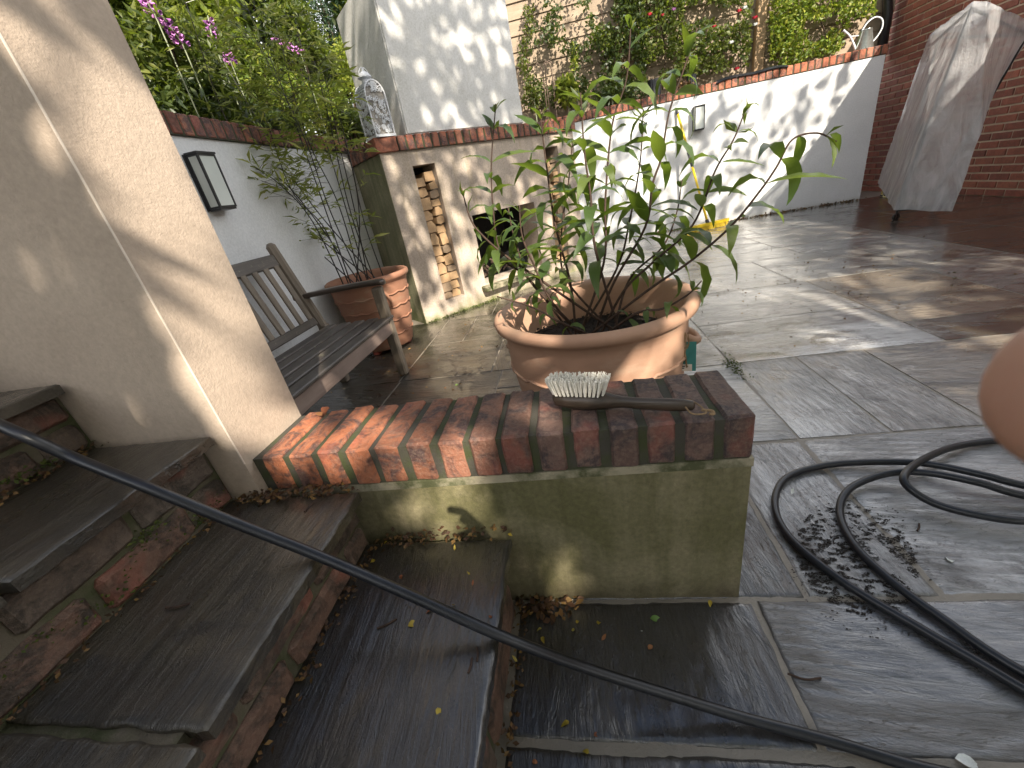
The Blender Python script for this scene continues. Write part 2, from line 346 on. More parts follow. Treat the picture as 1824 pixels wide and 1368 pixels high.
def m_skin():
    t = NT('skin'); c = t.mix(t.noise(t.co('Object'), 60, 4), (.36, .19, .135), (.43, .25, .185))
    t.bsdf(c, .5, Subsurface_Weight=.25, Subsurface_Radius=(.008, .003, .002), Normal=t.bump(t.noise(t.co('Object'), 900, 3), .2, .0004)); return reg('skin', t)
m_skin()
def m_plastic():
    t = NT('polythene'); p = t.co('Object'); w = t.noise(t.co('Object', (1, 1, .22)), 11, 6, .6, 1.0); f = t.noise(p, 55, 4)
    nrm = t.bump(t.math('ADD', w, t.math('MULTIPLY', f, .25)), .7, .025)
    g = t.n('BsdfPrincipled', {'Base Color': (.80, .81, .83), 'Roughness': .16, 'Normal': nrm, 'Coat Weight': .6, 'Coat Roughness': .05})
    tr = t.n('BsdfTransparent', {'Color': (.86, .87, .88)}); tl = t.n('BsdfTranslucent', {'Color': (.75, .76, .77), 'Normal': nrm})
    a = t.n('MixShader', {0: .5, 1: g.outputs[0], 2: tl.outputs[0]})
    fac = t.ramp(w, (.3, .38), (.7, .74)); m = t.n('MixShader', {0: fac, 1: tr.outputs[0], 2: a.outputs[0]})
    t.t.links.new(m.outputs[0], t.out.inputs[0]); return reg('polythene', t)
m_plastic()

# ------------------------------------------------------------------ ground and patio
kind(MB().box(-150, 150, -150, 150, -.4, -.06).build('ground', MATS['bed_soil']), 'structure')
patio = kind(MB().box(-2.2, 4.9, -3.0, 7.6, -.05, -.0024).build('patio', MATS['mortar_patio']), 'structure')

def riven(x, y, sd, along):
    "height in metres of a split stone face: broad terraces with sharp lips and fine ripples"
    a, b = (x, y) if along == 'x' else (y, x)
    w = .25*mnoise.noise(Vector((a*6, b*6, sd)))
    t_ = 3.2*mnoise.noise(Vector((a*1.7+sd, b*5.5+w, sd*1.7)))+1.3*mnoise.noise(Vector((a*5, b*14+w*2, sd+9.)))
    k = math.floor(t_); f = t_-k; ter = k+min(1.0, f/.22)
    return .0011*ter+.0011*mnoise.noise(Vector((a*9, b*55+w*4, sd)))+.0006*mnoise.noise(Vector((a*40, b*110, sd)))
def slab_mesh(x0, x1, y0, y1, z1, z0, res, amp=1.0, wob=.004, seed=0, along='x', drop=.0035):
    nx = max(2, int((x1-x0)/res)); ny = max(2, int((y1-y0)/res)); V = []; F = []
    for j in range(ny+1):
        for i in range(nx+1):
            x = x0+(x1-x0)*i/nx; y = y0+(y1-y0)*j/ny
            z = z1+max(-.0012, amp*riven(x, y, seed, along)) if res < .05 else z1+.0015*mnoise.noise(Vector((x*4, y*4, seed)))
            ex = 1 if i == 0 else -1 if i == nx else 0; ey = 1 if j == 0 else -1 if j == ny else 0
            if ex or ey:
                w = mnoise.noise_vector(Vector((x*16+seed, y*16, seed+5.)))
                x += ex*abs(w.x)*wob if ex else 0; y += ey*abs(w.y)*wob if ey else 0; z -= drop
            V.append((x, y, z))
    idx = lambda i, j: j*(nx+1)+i
    F = [(idx(i, j), idx(i+1, j), idx(i+1, j+1), idx(i, j+1)) for j in range(ny) for i in range(nx)]
    ring = [idx(i, 0) for i in range(nx)]+[idx(nx, j) for j in range(ny)]+[idx(i, ny) for i in range(nx, 0, -1)]+[idx(0, j) for j in range(ny, 0, -1)]
    m = len(ring)
    if res >= .015:                                   # own vertices for the skirt, so the top shades flat right up to its arris
        b0 = len(V); V += [V[r] for r in ring]; ring = list(range(b0, b0+m))
    b = len(V)
    for r in ring: V.append((V[r][0], V[r][1], z0))
    F += [(ring[(k+1) % m], ring[k], b+k, b+(k+1) % m) for k in range(m)]
    mb = MB(); mb.add(V, F); me = mb.mesh('slab'); me.polygons.foreach_set('use_smooth', [k < nx*ny for k in range(len(me.polygons))]); return me

SLATE = [(.34, .325, .30), (.016, .018, .025), (.30, .25, .19), (.032, .028, .016), (.44, .435, .42)]  # palest tones raised to carry the white glare of the wet patio
def lay(x0, x1, y0, y1, col=None, z=0.0, res=None, mat=None):
    g = .0042 if math.hypot(x0, y0) < 2.2 else .0048; cx, cy = (x0+x1)/2, (y0+y1)/2; d = math.hypot(cx, cy)
    res = res or (.0075 if d < 1.45 else .016 if d < 2.3 else .03 if d < 3 else .1)
    mat = mat or 'slate_far'; me = slab_mesh(x0+g-cx, x1-g-cx, y0+g-cy, y1-g-cy, random.uniform(-.001, .001) if d < 2 else random.uniform(-.0004, .0004), -.03, res, seed=random.random()*50, along='y' if mat == 'slate_b' else 'x', drop=.003 if d < 1.8 else .0008, wob=.004 if d < 1.8 else .002)
    if d > 2.4 and x0 > -.3: mat = 'slate_far'
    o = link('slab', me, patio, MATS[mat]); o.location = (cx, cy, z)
    c = col or ([(.38, .37, .345), (.34, .31, .27), (.41, .40, .38), (.32, .30, .265)][random.randrange(4)] if .3 < cx < 3.3 else (.06, .054, .04) if cx <= .3 else random.choice([(.055, .045, .036), (.07, .058, .045)])); o.color = (*c, 1); return o  # slabs nearest the house darkened in colour for its shade; middle paled for glare
GR, BL, RU, OL, PA = SLATE
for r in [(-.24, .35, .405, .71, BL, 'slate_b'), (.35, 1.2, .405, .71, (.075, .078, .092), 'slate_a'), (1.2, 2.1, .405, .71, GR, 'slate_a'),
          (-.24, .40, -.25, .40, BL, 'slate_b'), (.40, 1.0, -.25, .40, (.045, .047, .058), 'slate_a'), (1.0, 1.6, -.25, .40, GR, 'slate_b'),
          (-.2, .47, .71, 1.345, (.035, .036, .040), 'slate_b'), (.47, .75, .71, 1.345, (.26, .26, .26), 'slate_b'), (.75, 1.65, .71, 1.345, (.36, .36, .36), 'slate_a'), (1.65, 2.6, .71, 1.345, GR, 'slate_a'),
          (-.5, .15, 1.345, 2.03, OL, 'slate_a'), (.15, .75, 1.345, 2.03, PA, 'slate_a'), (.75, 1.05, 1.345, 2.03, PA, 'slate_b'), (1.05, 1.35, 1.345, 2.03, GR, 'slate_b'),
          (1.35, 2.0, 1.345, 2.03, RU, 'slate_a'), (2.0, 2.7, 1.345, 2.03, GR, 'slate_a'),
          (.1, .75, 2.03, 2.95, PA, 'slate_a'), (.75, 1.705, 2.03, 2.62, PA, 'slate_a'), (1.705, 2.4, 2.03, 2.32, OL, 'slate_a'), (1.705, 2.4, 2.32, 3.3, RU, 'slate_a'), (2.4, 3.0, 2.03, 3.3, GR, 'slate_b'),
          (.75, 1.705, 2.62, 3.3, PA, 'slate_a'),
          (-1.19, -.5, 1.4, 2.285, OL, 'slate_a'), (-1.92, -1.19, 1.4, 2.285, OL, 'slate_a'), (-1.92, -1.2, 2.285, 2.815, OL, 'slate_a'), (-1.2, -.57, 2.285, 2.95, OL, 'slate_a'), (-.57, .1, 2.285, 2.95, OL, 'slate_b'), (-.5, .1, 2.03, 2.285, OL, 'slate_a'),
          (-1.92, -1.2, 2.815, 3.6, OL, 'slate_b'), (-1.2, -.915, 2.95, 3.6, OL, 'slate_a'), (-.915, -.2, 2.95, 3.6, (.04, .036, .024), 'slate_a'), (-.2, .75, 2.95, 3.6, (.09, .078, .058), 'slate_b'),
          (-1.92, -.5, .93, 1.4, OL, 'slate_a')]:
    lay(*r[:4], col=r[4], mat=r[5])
def fill(x0, x1, y0, y1):
    y = y0
    while y < y1-.05:
        h = random.choice([.42, .55, .62, .84]); h = y1-y if y1-y-h < .35 else h; x = x0
        while x < x1-.05:
            w = random.choice([.45, .6, .62, .85, .9]); w = x1-x if x1-x-w < .35 else w
            lay(x, x+w, y, y+h); x += w
        y += h
fill(-1.4, .75, 3.6, 6.9); fill(.75, 3.0, 3.3, 6.9); fill(3.0, 4.65, .71, 6.9); fill(2.1, 4.65, -.25, .71); fill(2.7, 3.0, .71, 2.03)

# ------------------------------------------------------------------ steps
steps = thing('stone_steps', 'worn wet stone steps with brick risers climbing to the left', 'steps', (-.21, .70, 0))
S_L = Vector((-.21, .70, 0))
STEP = [(-.21, .265, -.245, 0.0), (-.54, .432, -.572, .265), (-.845, .622, -.885, .432), (-1.135, .792, -1.175, .622), (-1.45, .97, -1.49, .792)]
def part(name, me, parent, mat, loc, col=None, base=S_L):
    o = link(name, me, parent, MATS[mat]); o.location = Vector(loc)-base
    if col: o.color = (*col, 1)
    return o
for k, (xe, zt, xr, zb) in enumerate(STEP):
    xb = STEP[k+1][2] if k+1 < len(STEP) else -2.3
    cuts = {0: [-.75, .06, .693], 1: [-.75, .215, .693], 2: [-.75, .30, .69], 3: [-.75, .1, .69], 4: [-.75, 0, .69]}[k]
    for j in range(len(cuts)-1):
        y0, y1 = cuts[j]+.006, cuts[j+1]-.004; cx, cy = (xe+xb)/2, (y0+y1)/2
        me = slab_mesh(xb-.02-cx, xe-cx, y0-cy, y1-cy, 0, -.024, .0085, .9, .010, 11*k+j, 'y')
        part('tread', me, steps, 'slate_step_wet' if k == 0 else 'slate_step', (cx, cy, zt), [(.010, .011, .016), (.056, .044, .027), (.032, .027, .019), (.06, .055, .04), (.06, .055, .04)][k])
    mb = MB().box(xb-.03, xr-.012, -.75, .692, -.03, zt-.010)
    part('riser_mortar', mb.mesh('riser_mortar'), steps, 'mortar_moss', (0, 0, 0))
    hh = zt-.024-zb; rows = 2
    bh = {0: .108, 1: .060, 2: .070, 3: .064, 4: .066}[k]
    for r in range(rows):
        z = zb+.006+r*(bh+.011)
        y = .685-(.09 if r % 2 == 0 else .19); ylist = [(y+.008, .685)]
        while y > -.6: ylist.append((y-.205, y-.008)); y -= .213
        for (a, b) in ylist:
            me = worn_box('brick', .10, b-a, bh, 2, 5, 2, .009, .005, random.random()*40, 22)
            part('brick', me, steps, 'brick_wet', (xr-.05, (a+b)/2, z), random.choice([(.15, .095, .07), (.17, .095, .066), (.13, .095, .072), (.12, .095, .075)]))

# ------------------------------------------------------------------ tall rendered wall and low planter wall
tall = thing('tall_wall', 'tall beige rendered wall end rising at the left beside the steps', 'wall', (-.81, .70, 0))
o = MB().box(-5.0, -.812, .695, .925, -.03, 3.05).build('render', MATS['render_wall'], tall); o.location = (.81, -.70, 0)
o = MB().box(-.8138, -.8112, .6942, .6968, .53, 3.0).build('corner_bead', MATS['cream_card'], tall); o.location = (.81, -.70, 0)

BR_V = [worn_box('brick', 1, 1, 1, 1, 1, 1, .03, 0, i) for i in range(1)]
COPE_M = [worn_box('coping_brick', .0605, .215, .1025, 3, 6, 4, .0055, .0022, i*3.7, 26) for i in range(6)]
low = thing('low_wall', 'low mossy rendered wall topped with a row of red bricks', 'wall', (0, .8, 0))
def lowp(o): o.location = o.location-Vector((0, .8, 0)); return o
lowp(MB().box(-.90, .318, .718, .922, -.03, .408).build('render', MATS['render_planter'], low))
lowp(MB().box(-.90, .3205, .7155, .9245, .408, .4285).build('mortar_bed', MATS['mortar_pale'], low))
lowp(MB().box(-.90, .312, .719, .924, .4285, .525).build('mortar_joint', MATS['mortar_coping'], low))
pit = (.322+.800)/15
for k in range(15):
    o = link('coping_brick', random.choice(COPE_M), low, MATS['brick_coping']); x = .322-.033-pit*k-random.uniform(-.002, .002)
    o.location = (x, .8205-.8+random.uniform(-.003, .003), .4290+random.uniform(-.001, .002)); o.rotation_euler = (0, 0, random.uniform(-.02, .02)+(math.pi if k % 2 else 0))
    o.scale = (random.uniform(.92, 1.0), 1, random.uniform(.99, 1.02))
    f = min(1, max(0, (k-5)/7)); a = np.array((.145, .085, .068))*(1.0 if k % 3 else .75); b = np.array((.40, .135, .06))  # base colour drifts to sunlit orange at the left, shaded brown at the right
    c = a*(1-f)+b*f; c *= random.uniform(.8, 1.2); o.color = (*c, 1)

# ------------------------------------------------------------------ coping helper for the other walls
def cope_row(parent, base, p0, p1, width, z0, pitch, cols, mat='brick', hgt=.1025, skip_end=0):
    "a row of bricks on edge, headers facing the right-hand side of p0->p1"
    p0 = np.array(p0, float); p1 = np.array(p1, float); L = np.linalg.norm(p1-p0); d = (p1-p0)/L; nrm = np.array((-d[1], d[0]))
    n = int(round(L/pitch)); pt = L/n; ang = math.atan2(d[1], d[0])
    mb = MB(); M = Matrix.Translation((p0[0]-base[0], p0[1]-base[1], 0)) @ Matrix.Rotation(ang, 4, 'Z')
    mb.box(0, L, .006, width-.004, z0, z0+hgt-.008, M); mb.build('mortar_joint', MATS['mortar_coping'], parent)
    for k in range(n):
        c = p0+d*(pt*(k+.5))+nrm*(width/2); o = link('coping_brick', random.choice(COPE_M), parent, MATS[mat])
        o.location = (c[0]-base[0]+random.uniform(-.002, .002), c[1]-base[1], z0+.001+random.uniform(0, .003)); o.rotation_euler = (0, 0, ang+random.uniform(-.02, .02))
        o.scale = (pt*.86/.064, width/.215, hgt/.1025); cc = np.array(random.choice(cols))*random.uniform(.8, 1.2); o.color = (*cc, 1)

# ------------------------------------------------------------------ left white wall
lw = thing('white_wall', 'shaded white wall behind the bench with a dark red brick coping', 'wall', (-1.95, 2.6, 0))
def offs(o, b): o.location = o.location-Vector(b); return o
LWB = (-1.95, 2.6, 0)
offs(MB().prism([(-1.93, .80), (-1.93, 3.2), (-1.90, 4.2), (-2.15, 4.2), (-2.15, .80)], -.03, 1.545).build('render', MATS['white_wall'], lw), LWB)
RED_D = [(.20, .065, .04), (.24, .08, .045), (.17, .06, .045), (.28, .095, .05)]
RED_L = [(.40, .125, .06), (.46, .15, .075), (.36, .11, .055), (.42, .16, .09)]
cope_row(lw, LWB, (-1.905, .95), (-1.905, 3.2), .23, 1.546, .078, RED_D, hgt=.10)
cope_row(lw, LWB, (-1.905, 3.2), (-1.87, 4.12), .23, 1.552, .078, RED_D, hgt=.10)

# ------------------------------------------------------------------ fireplace
FA = np.array((-1.415, 3.58)); FU = np.array((.723, .691)); FU /= np.linalg.norm(FU); FN = np.array((FU[1], -FU[0]))
FANG = math.atan2(FU[1], FU[0])
fire = thing('fireplace', 'outdoor rendered corner fireplace with log niches and brick ledge', 'fireplace', (FA[0], FA[1], 0), FANG)
# local frame: x along the front, y to the back, z up
def cells(mb, xs, zs, holes, y0, y1, depth):
    for i in range(len(xs)-1):
        for j in range(len(zs)-1):
            if (i, j) in holes: continue
            mb.box(xs[i], xs[i+1], y0, y1, zs[j], zs[j+1])
    return mb
xs = [0, .255, .468, .735, 1.512, 1.735, 1.93, 2.17]; zs = [-.03, .15, .19, .84, 1.318, 1.433]
holes = {(1, 1), (1, 2), (1, 3), (5, 1), (5, 2), (5, 3), (3, 2)}
FM = [MATS['render_fire']]
mb = MB()     # front skin as flat panels around the openings, butted end to end
for i, (a, b) in enumerate(zip(xs[:-1], xs[1:])):
    if i in (1, 5): mb.box(a, b, 0, .25, -.03, .15); mb.box(a, b, 0, .25, 1.318, 1.433)
    elif i == 3: mb.box(a, b, 0, .25, -.03, .19); mb.box(a, b, 0, .25, .84, 1.433)
    else: mb.box(a, b, 0, .25, -.03, 1.433)
mb.build('surround', MATS['render_fire'], fire)
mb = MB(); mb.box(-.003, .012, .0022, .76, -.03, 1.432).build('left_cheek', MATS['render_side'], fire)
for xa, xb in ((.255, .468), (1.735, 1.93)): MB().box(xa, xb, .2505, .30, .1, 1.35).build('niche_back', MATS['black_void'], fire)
mb = MB(); mb.box(.735, 1.512, .60, .66, .15, .9); mb.box(.70, .735, .25, .62, .15, .9); mb.box(1.512, 1.55, .25, .62, .15, .9); mb.box(.735, 1.512, .25, .62, .84, .9); mb.box(.735, 1.512, .25, .62, .13, .19)
mb.build('firebox', MATS['soot'], fire)
mb = MB(); mb.box(.012, .25, .25, 1.2, -.03, 1.43); mb.box(1.94, 2.169, .25, 1.2, -.03, 1.43); mb.box(.25, 1.94, .70, 1.2, -.03, 1.43); mb.box(.012, 2.169, .251, 1.2, 1.36, 1.4325); mb.build('body', MATS['render_fire'], fire)
worn = worn_box('hearth', .90, .10, .055, 8, 2, 2, .008, .004, 3, 9); o = link('hearth', worn, fire, MATS['mortar_pale']); o.location = (1.13, -.035, .118)
# ledge coping: front row and left return
def fcope(x0, x1, y0, y1, n, along):
    mb = MB(); mb.box(x0+.006, x1-.006, y0+.006, y1-.004, 1.4335, 1.528); mb.build('mortar_joint', MATS['mortar_coping'], fire)
    for k in range(n):
        o = link('coping_brick', random.choice(COPE_M), fire, MATS['brick'])
        if along == 'x': pt = (x1-x0)/n; o.location = (x0+pt*(k+.5), (y0+y1)/2, 1.4345); o.scale = (pt*.82/.064, (y1-y0)/.215, 1.05)
        else: pt = (y1-y0)/n; o.location = ((x0+x1)/2, y0+pt*(k+.5), 1.4345); o.rotation_euler = (0, 0, math.pi/2); o.scale = (pt*.82/.064, (x1-x0)/.215, 1.05)
        o.rotation_euler.z += random.uniform(-.02, .02); cc = np.array(random.choice(RED_L if along == 'x' and k > 0 else RED_D))*random.uniform(.62, .9); o.color = (*cc, 1)
fcope(.165, 2.20, -.028, .19, 26, 'x'); fcope(-.028, .19, .19, .80, 8, 'y')
o = link('coping_brick', worn_box('corner_brick', .19, .215, .1025, 4, 5, 3, .006, .003, 9, 20), fire, MATS['brick']); o.location = (.067, .081, 1.4345); o.scale = (1, 1, 1.05); o.color = (.30, .10, .055, 1)
o = MB().box(.19, 2.18, .195, 1.2, 1.434, 1.53).build('ledge_top', MATS['mortar_pale'], fire)

chim = thing('chimney', 'white rendered chimney block standing on the fireplace ledge', 'chimney', (FA[0], FA[1], 1.5425), FANG)
cx0, cx1 = .278, 1.535; mb = MB()
mb.add([(cx0, .004, 0), (cx1, .004, 0), (cx1, .86, 0), (cx0, .86, 0), (cx0+.012, .012, 1.05), (cx1-.01, .012, 1.05), (cx1-.01, .85, 1.05), (cx0+.012, .85, 1.05)],
       [(0, 3, 2, 1), (4, 5, 6, 7), (0, 1, 5, 4), (1, 2, 6, 5), (2, 3, 7, 6), (3, 0, 4, 7)])
bm = bmesh.new(); me0 = mb.mesh('stack'); bm.from_mesh(me0); bmesh.ops.bevel(bm, geom=bm.edges[:], offset=.012, segments=2, affect='EDGES')
bm.to_mesh(me0); bm.free(); link('stack', me0, chim, MATS['white_chimney'])
MB().box(cx0+.2, cx1-.2, .2, .65, 1.051, 1.09).build('capping', MATS['white_chimney'], chim)

# ------------------------------------------------------------------ right white wall
rw = thing('white_wall', 'sunlit white wall at the back of the patio with orange brick coping', 'wall', (2.2, 6.9, 0)); RWB = (2.2, 6.9, 0)
offs(MB().box(-.6, 4.13, 6.88, 7.06, -.03, 1.683).build('render', MATS['white_wall'], rw), RWB)
offs(MB().box(3.96, 4.126, 7.0605, 8.6, -.03, 1.683).build('return_render', MATS['white_wall'], rw), RWB)
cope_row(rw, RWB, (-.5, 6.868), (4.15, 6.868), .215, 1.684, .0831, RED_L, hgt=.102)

# ------------------------------------------------------------------ house wall, brick by brick
HX = 4.65; PBL, PBH = .234, .0795
house = thing('house_wall', 'red brick house wall in shade along the right side of the patio', 'wall', (HX, 6.0, 0))
MB().box(.006, .30, -9.0, 2.6, -.03, 2.55).build('mortar', MATS['mortar_house'], house)
MB().box(-.06, .33, -9.0, 2.62, 2.552, 2.66).build('fascia', MATS['black_metal'], house)
HB = worn_box('brick', .05, PBL-.019, PBH-.017, 1, 1, 1, .003, 0, 1)
todo = []
for r in range(32):
    for c in range(24):
        y = 3.4+(c+(.5 if r % 2 else 0))*PBL; z = .004+r*PBH
        if y > 8.5: continue
        u, v, w = proj((HX, y, z+.03))
        vis = w > .1 and -20 < u < 1860 and -25 < v < 1400
        u2, v2, _ = proj((HX, y+PBL, z+.03)); todo.append((-abs(u2-u) if vis else 1, y, z, r))
todo.sort(key=lambda t: t[0]); HOUSE_C = [(.29, .088, .055), (.32, .10, .06), (.26, .078, .05), (.35, .115, .068), (.23, .07, .048)]
mb = MB()
for i, (s, y, z, r) in enumerate(todo):
    if i < 292 and s < 0:
        o = link('brick', HB, house, MATS['brick_house']); o.location = (.019+random.uniform(-.0015, .0015), y-6.0, z)
        cc = np.array(random.choice(HOUSE_C))*random.uniform(.85, 1.15)
        o.color = (*cc, 1)
    else: mb.box(-.006, .02, y-6-PBL/2+.0095, y-6+PBL/2-.0095, z, z+PBH-.017)
o = kind(mb.build('more_brick', MATS['brick_house'], house), 'stuff'); o.color = (.38, .115, .07, 1)

# ------------------------------------------------------------------ firewood
def f2w(x, y, z): return (FA[0]+FU[0]*x-FN[0]*y, FA[1]+FU[1]*x-FN[1]*y, z)
def log_mesh(w, h, sd):
    r = random.Random(sd); k = r.random(); hw, hh = w/2, h/2
    if k < .5: poly = [(-hw, -hh), (hw, -hh), (hw*r.uniform(.6, 1), hh), (-hw, hh*r.uniform(.6, 1))]
    elif k < .68: poly = [(-hw, -hh*.7), (-hw*.2, -hh), (hw, -hh*.6), (hw*.8, hh*.7), (hw*.1, hh), (-hw*.9, hh*.6)]
    else: poly = [(-hw, -hh), (hw*.9, -hh), (hw, hh*.1), (hw*.3, hh), (-hw*.7, hh*.9)]
    c = r.choice([0, 0, r.uniform(-.10, .10)]); poly = [(a*math.cos(c)-b*math.sin(c), a*math.sin(c)+b*math.cos(c)) for a, b in poly]
    mb = MB(); n = len(poly)
    mb.add([(a, 0, b) for a, b in poly]+[(a*.97, .2, b*.97) for a, b in poly], [tuple(range(n)), tuple(range(2*n-1, n-1, -1))]+[((i+1) % n, i, n+i, n+(i+1) % n) for i in range(n)])
    return mb.mesh('firewood_log')
ORD = ['topmost', 'second', 'third', 'fourth', 'fifth', 'sixth', 'seventh', 'eighth', 'ninth', 'tenth', 'eleventh', 'twelfth', 'thirteenth', 'fourteenth', 'fifteenth', 'sixteenth', 'seventeenth', 'eighteenth']
def stack(x0, x1, ztop, side, grp, seed):
    r = random.Random(seed); split = (x0+x1)/2
    for c in range(2):
        z = .152; col = []
        while z < ztop-.05:
            h = min(r.uniform(.062, .108), ztop-z); sp = split+r.uniform(-.016, .016)
            a, b = (x0+.004, sp-.002) if c == 0 else (sp+.012, x1-.004)
            o = link('firewood_log', log_mesh(b-a-.004, h-.006, r.random()), None, MATS[r.choice(['log_end']*4+['log_old'])])
            yy = r.uniform(.015, .06); o.location = f2w((a+b)/2, yy, z+h/2-.001); o.rotation_euler = (0, 0, FANG+r.uniform(-.06, .06)); col.append(o); z += h-.001
        for k, o in enumerate(reversed(col)):
            w = 'topmost log' if k == 0 else f'{ORD[k]} log from the top'
            tag(o, f'{w}, {"left" if c == 0 else "right"} column of the firewood niche {side} of the fire', 'log', grp)
stack(.257, .466, 1.27, 'left', 'firewood in the left niche', 3)
stack(1.737, 1.928, 1.25, 'right', 'firewood in the right niche', 8)
t = thing('burnt_wood', 'dark twisted branches lying inside the fire opening', 'firewood', f2w(1.0, .1, .19), FANG); mb = MB()
for k in range(16):
    a = random.uniform(-.25, .3); y = random.uniform(.06, .3); mb.tube(catmull([(a, y, .02), (a+random.uniform(-.1, .1), y+.03, random.uniform(.03, .12)), (a+random.uniform(-.2, .2), y+random.uniform(-.06, .1), random.uniform(.02, .2))], 4), random.uniform(.006, .014), 6)
mb.build('branch_pile', MATS['rust_iron'], t)

# ------------------------------------------------------------------ bench
BB = Vector((-1.45, 1.72, 0)); bench = thing('garden_bench', 'weathered grey wooden bench standing behind the tall wall', 'bench', BB)
def wbox(name, sx, sy, sz, loc, mat, rot=(0, 0, 0), r=.006, par=bench, base=BB):
    o = link(name, worn_box(name, sx, sy, sz, 3, 3, 3, r, .0012, random.random()*30, 9), par, MATS[mat]); o.location = Vector(loc)-base; o.rotation_euler = rot; return o
YE = (1.03, 2.41)
for y in YE:
    wbox('leg', .062, .062, .605, (-1.208, y, 0), 'teak_z', r=.01)
    lean = math.atan2(.14, .55)
    wbox('leg', .055, .055, .42, (-1.655, y, 0), 'teak_z'); o = wbox('back_post', .055, .06, .58, (-1.658, y, .40), 'teak_z', (0, -lean, 0), r=.018)
    me = MB()
    prof = catmull([(-1.775, 0, .618), (-1.55, 0, .628), (-1.35, 0, .634), (-1.19, 0, .632), (-1.145, 0, .626)], 5); V = []; F = []
    for i, p in enumerate(prof):
        w = .034*(1-.25*(i/len(prof) < .15)) * (1 if i < len(prof)-2 else .8 if i < len(prof)-1 else .45); h = .015*(1 if i < len(prof)-1 else .6)
        for a, b in ((-1, -.6), (-.8, -1), (.8, -1), (1, -.6), (1, .6), (.8, 1), (-.8, 1), (-1, .6)): V.append((p[0]-BB.x, y-BB.y+a*w, p[2]+b*h))
    n = len(prof); F = [(i*8+k, i*8+(k+1) % 8, (i+1)*8+(k+1) % 8, (i+1)*8+k) for i in range(n-1) for k in range(8)]+[tuple(range(7, -1, -1)), tuple((n-1)*8+k for k in range(8))]
    me.add(V, F).build('armrest', MATS['teak_x'], bench, True)
    wbox('side_rail', .44, .03, .06, (-1.43, y, .32), 'teak_rail')
wbox('front_rail', .03, 1.31, .085, (-1.196, 1.72, .305), 'teak_rail')
wbox('back_rail', .03, 1.31, .06, (-1.655, 1.72, .32), 'teak_rail')
for k in range(5): wbox('seat_slat', .074, 1.44 if k == 0 else 1.40, .02, (-1.205-.098*k, 1.72, .391), 'teak_y', r=.005)
bx = lambda z: -1.658-(z-.40)*math.tan(lean)
wbox('lower_back_rail', .03, 1.31, .05, (bx(.46), 1.72, .435), 'teak_y', (0, -lean, 0)); wbox('top_rail', .03, 1.32, .075, (bx(.86), 1.72, .825), 'teak_y', (0, -lean, 0))
for k in range(14):
    wbox('back_slat', .014, .042, .365, (bx(.485), 1.10+k*.0955, .482), 'teak_z', (0, -lean, 0), r=.003)

# ------------------------------------------------------------------ pots
def circ(c, r, z, n=72, wz=0, wr=0, k=24): return [(c[0]+(r+wr*math.sin(k*2*math.pi*i/n))*math.cos(2*math.pi*i/n), c[1]+(r+wr*math.sin(k*2*math.pi*i/n))*math.sin(2*math.pi*i/n), z+wz*abs(math.sin(k*math.pi*i/n))) for i in range(n+1)]
PB = (.054, 1.46); RH, RR = .57, .352
big = thing('terracotta_pot', 'wide terracotta pot with thick rolled rim behind the low wall', 'pot', (PB[0], PB[1], 0))
prof = [(.0, .0), (.255, .0), (.262, .01), (.285, .15), (.305, .28), (.322, .42), (.324, .50), (.326, .535), (.342, .545), (.356, .556), (.361, .572), (.356, .586), (.342, .593), (.324, .586), (.312, .570), (.306, .52), (.296, .40), (.285, .33), (0, .33)]
MB().lathe(prof, 96, wob=lambda th, z: .002*math.sin(3*th+z*9)).build('body', MATS['terracotta'], big, True)
mb = MB()
for zz, rr in ((.405, .3215), (.10, .278)):
    n = 220; mb.tube([((rr+.001)*math.cos(2*math.pi*i/n), (rr+.001)*math.sin(2*math.pi*i/n), zz-.009*((i*18/n) % 1)**.7) for i in range(n+1)], .0062, 6, False)
mb.build('scalloped_band', MATS['terracotta'], big, True)
bm = bmesh.new(); bmesh.ops.create_circle(bm, cap_ends=True, segments=40, radius=.298); bmesh.ops.subdivide_edges(bm, edges=bm.edges[:], cuts=1)
me = bpy.data.meshes.new('soil'); bm.to_mesh(me); bm.free(); o = link('soil', me, big, MATS['soil']); o.location = (0, 0, .440)
mb = MB()
for k in range(1100):
    a = random.uniform(0, 6.28); r = .292*math.sqrt(random.random()); s = random.uniform(.004, .012); x, y = r*math.cos(a), r*math.sin(a); z = .443+.02*mnoise.noise(Vector((x*9, y*9, 0)))
    mb.add([(x+random.uniform(-s, s), y+random.uniform(-s, s), z+random.uniform(0, s)) for _ in range(4)], [(0, 1, 2), (0, 2, 3), (0, 3, 1), (1, 3, 2)])
kind(mb.build('soil_crumbs', MATS['soil'], big), 'stuff')
for a in (-.25, math.pi-.25):
    mb = MB(); c, s_ = math.cos(a), math.sin(a)
    mb.tube(catmull([((.318+d)*c-t_*s_, (.318+d)*s_+t_*c, z) for d, t_, z in ((-.004, -.035, .455), (.022, -.028, .44), (.034, 0, .43), (.022, .028, .44), (-.004, .035, .455))], 5), .013, 8); mb.build('handle', MATS['terracotta'], big, True)

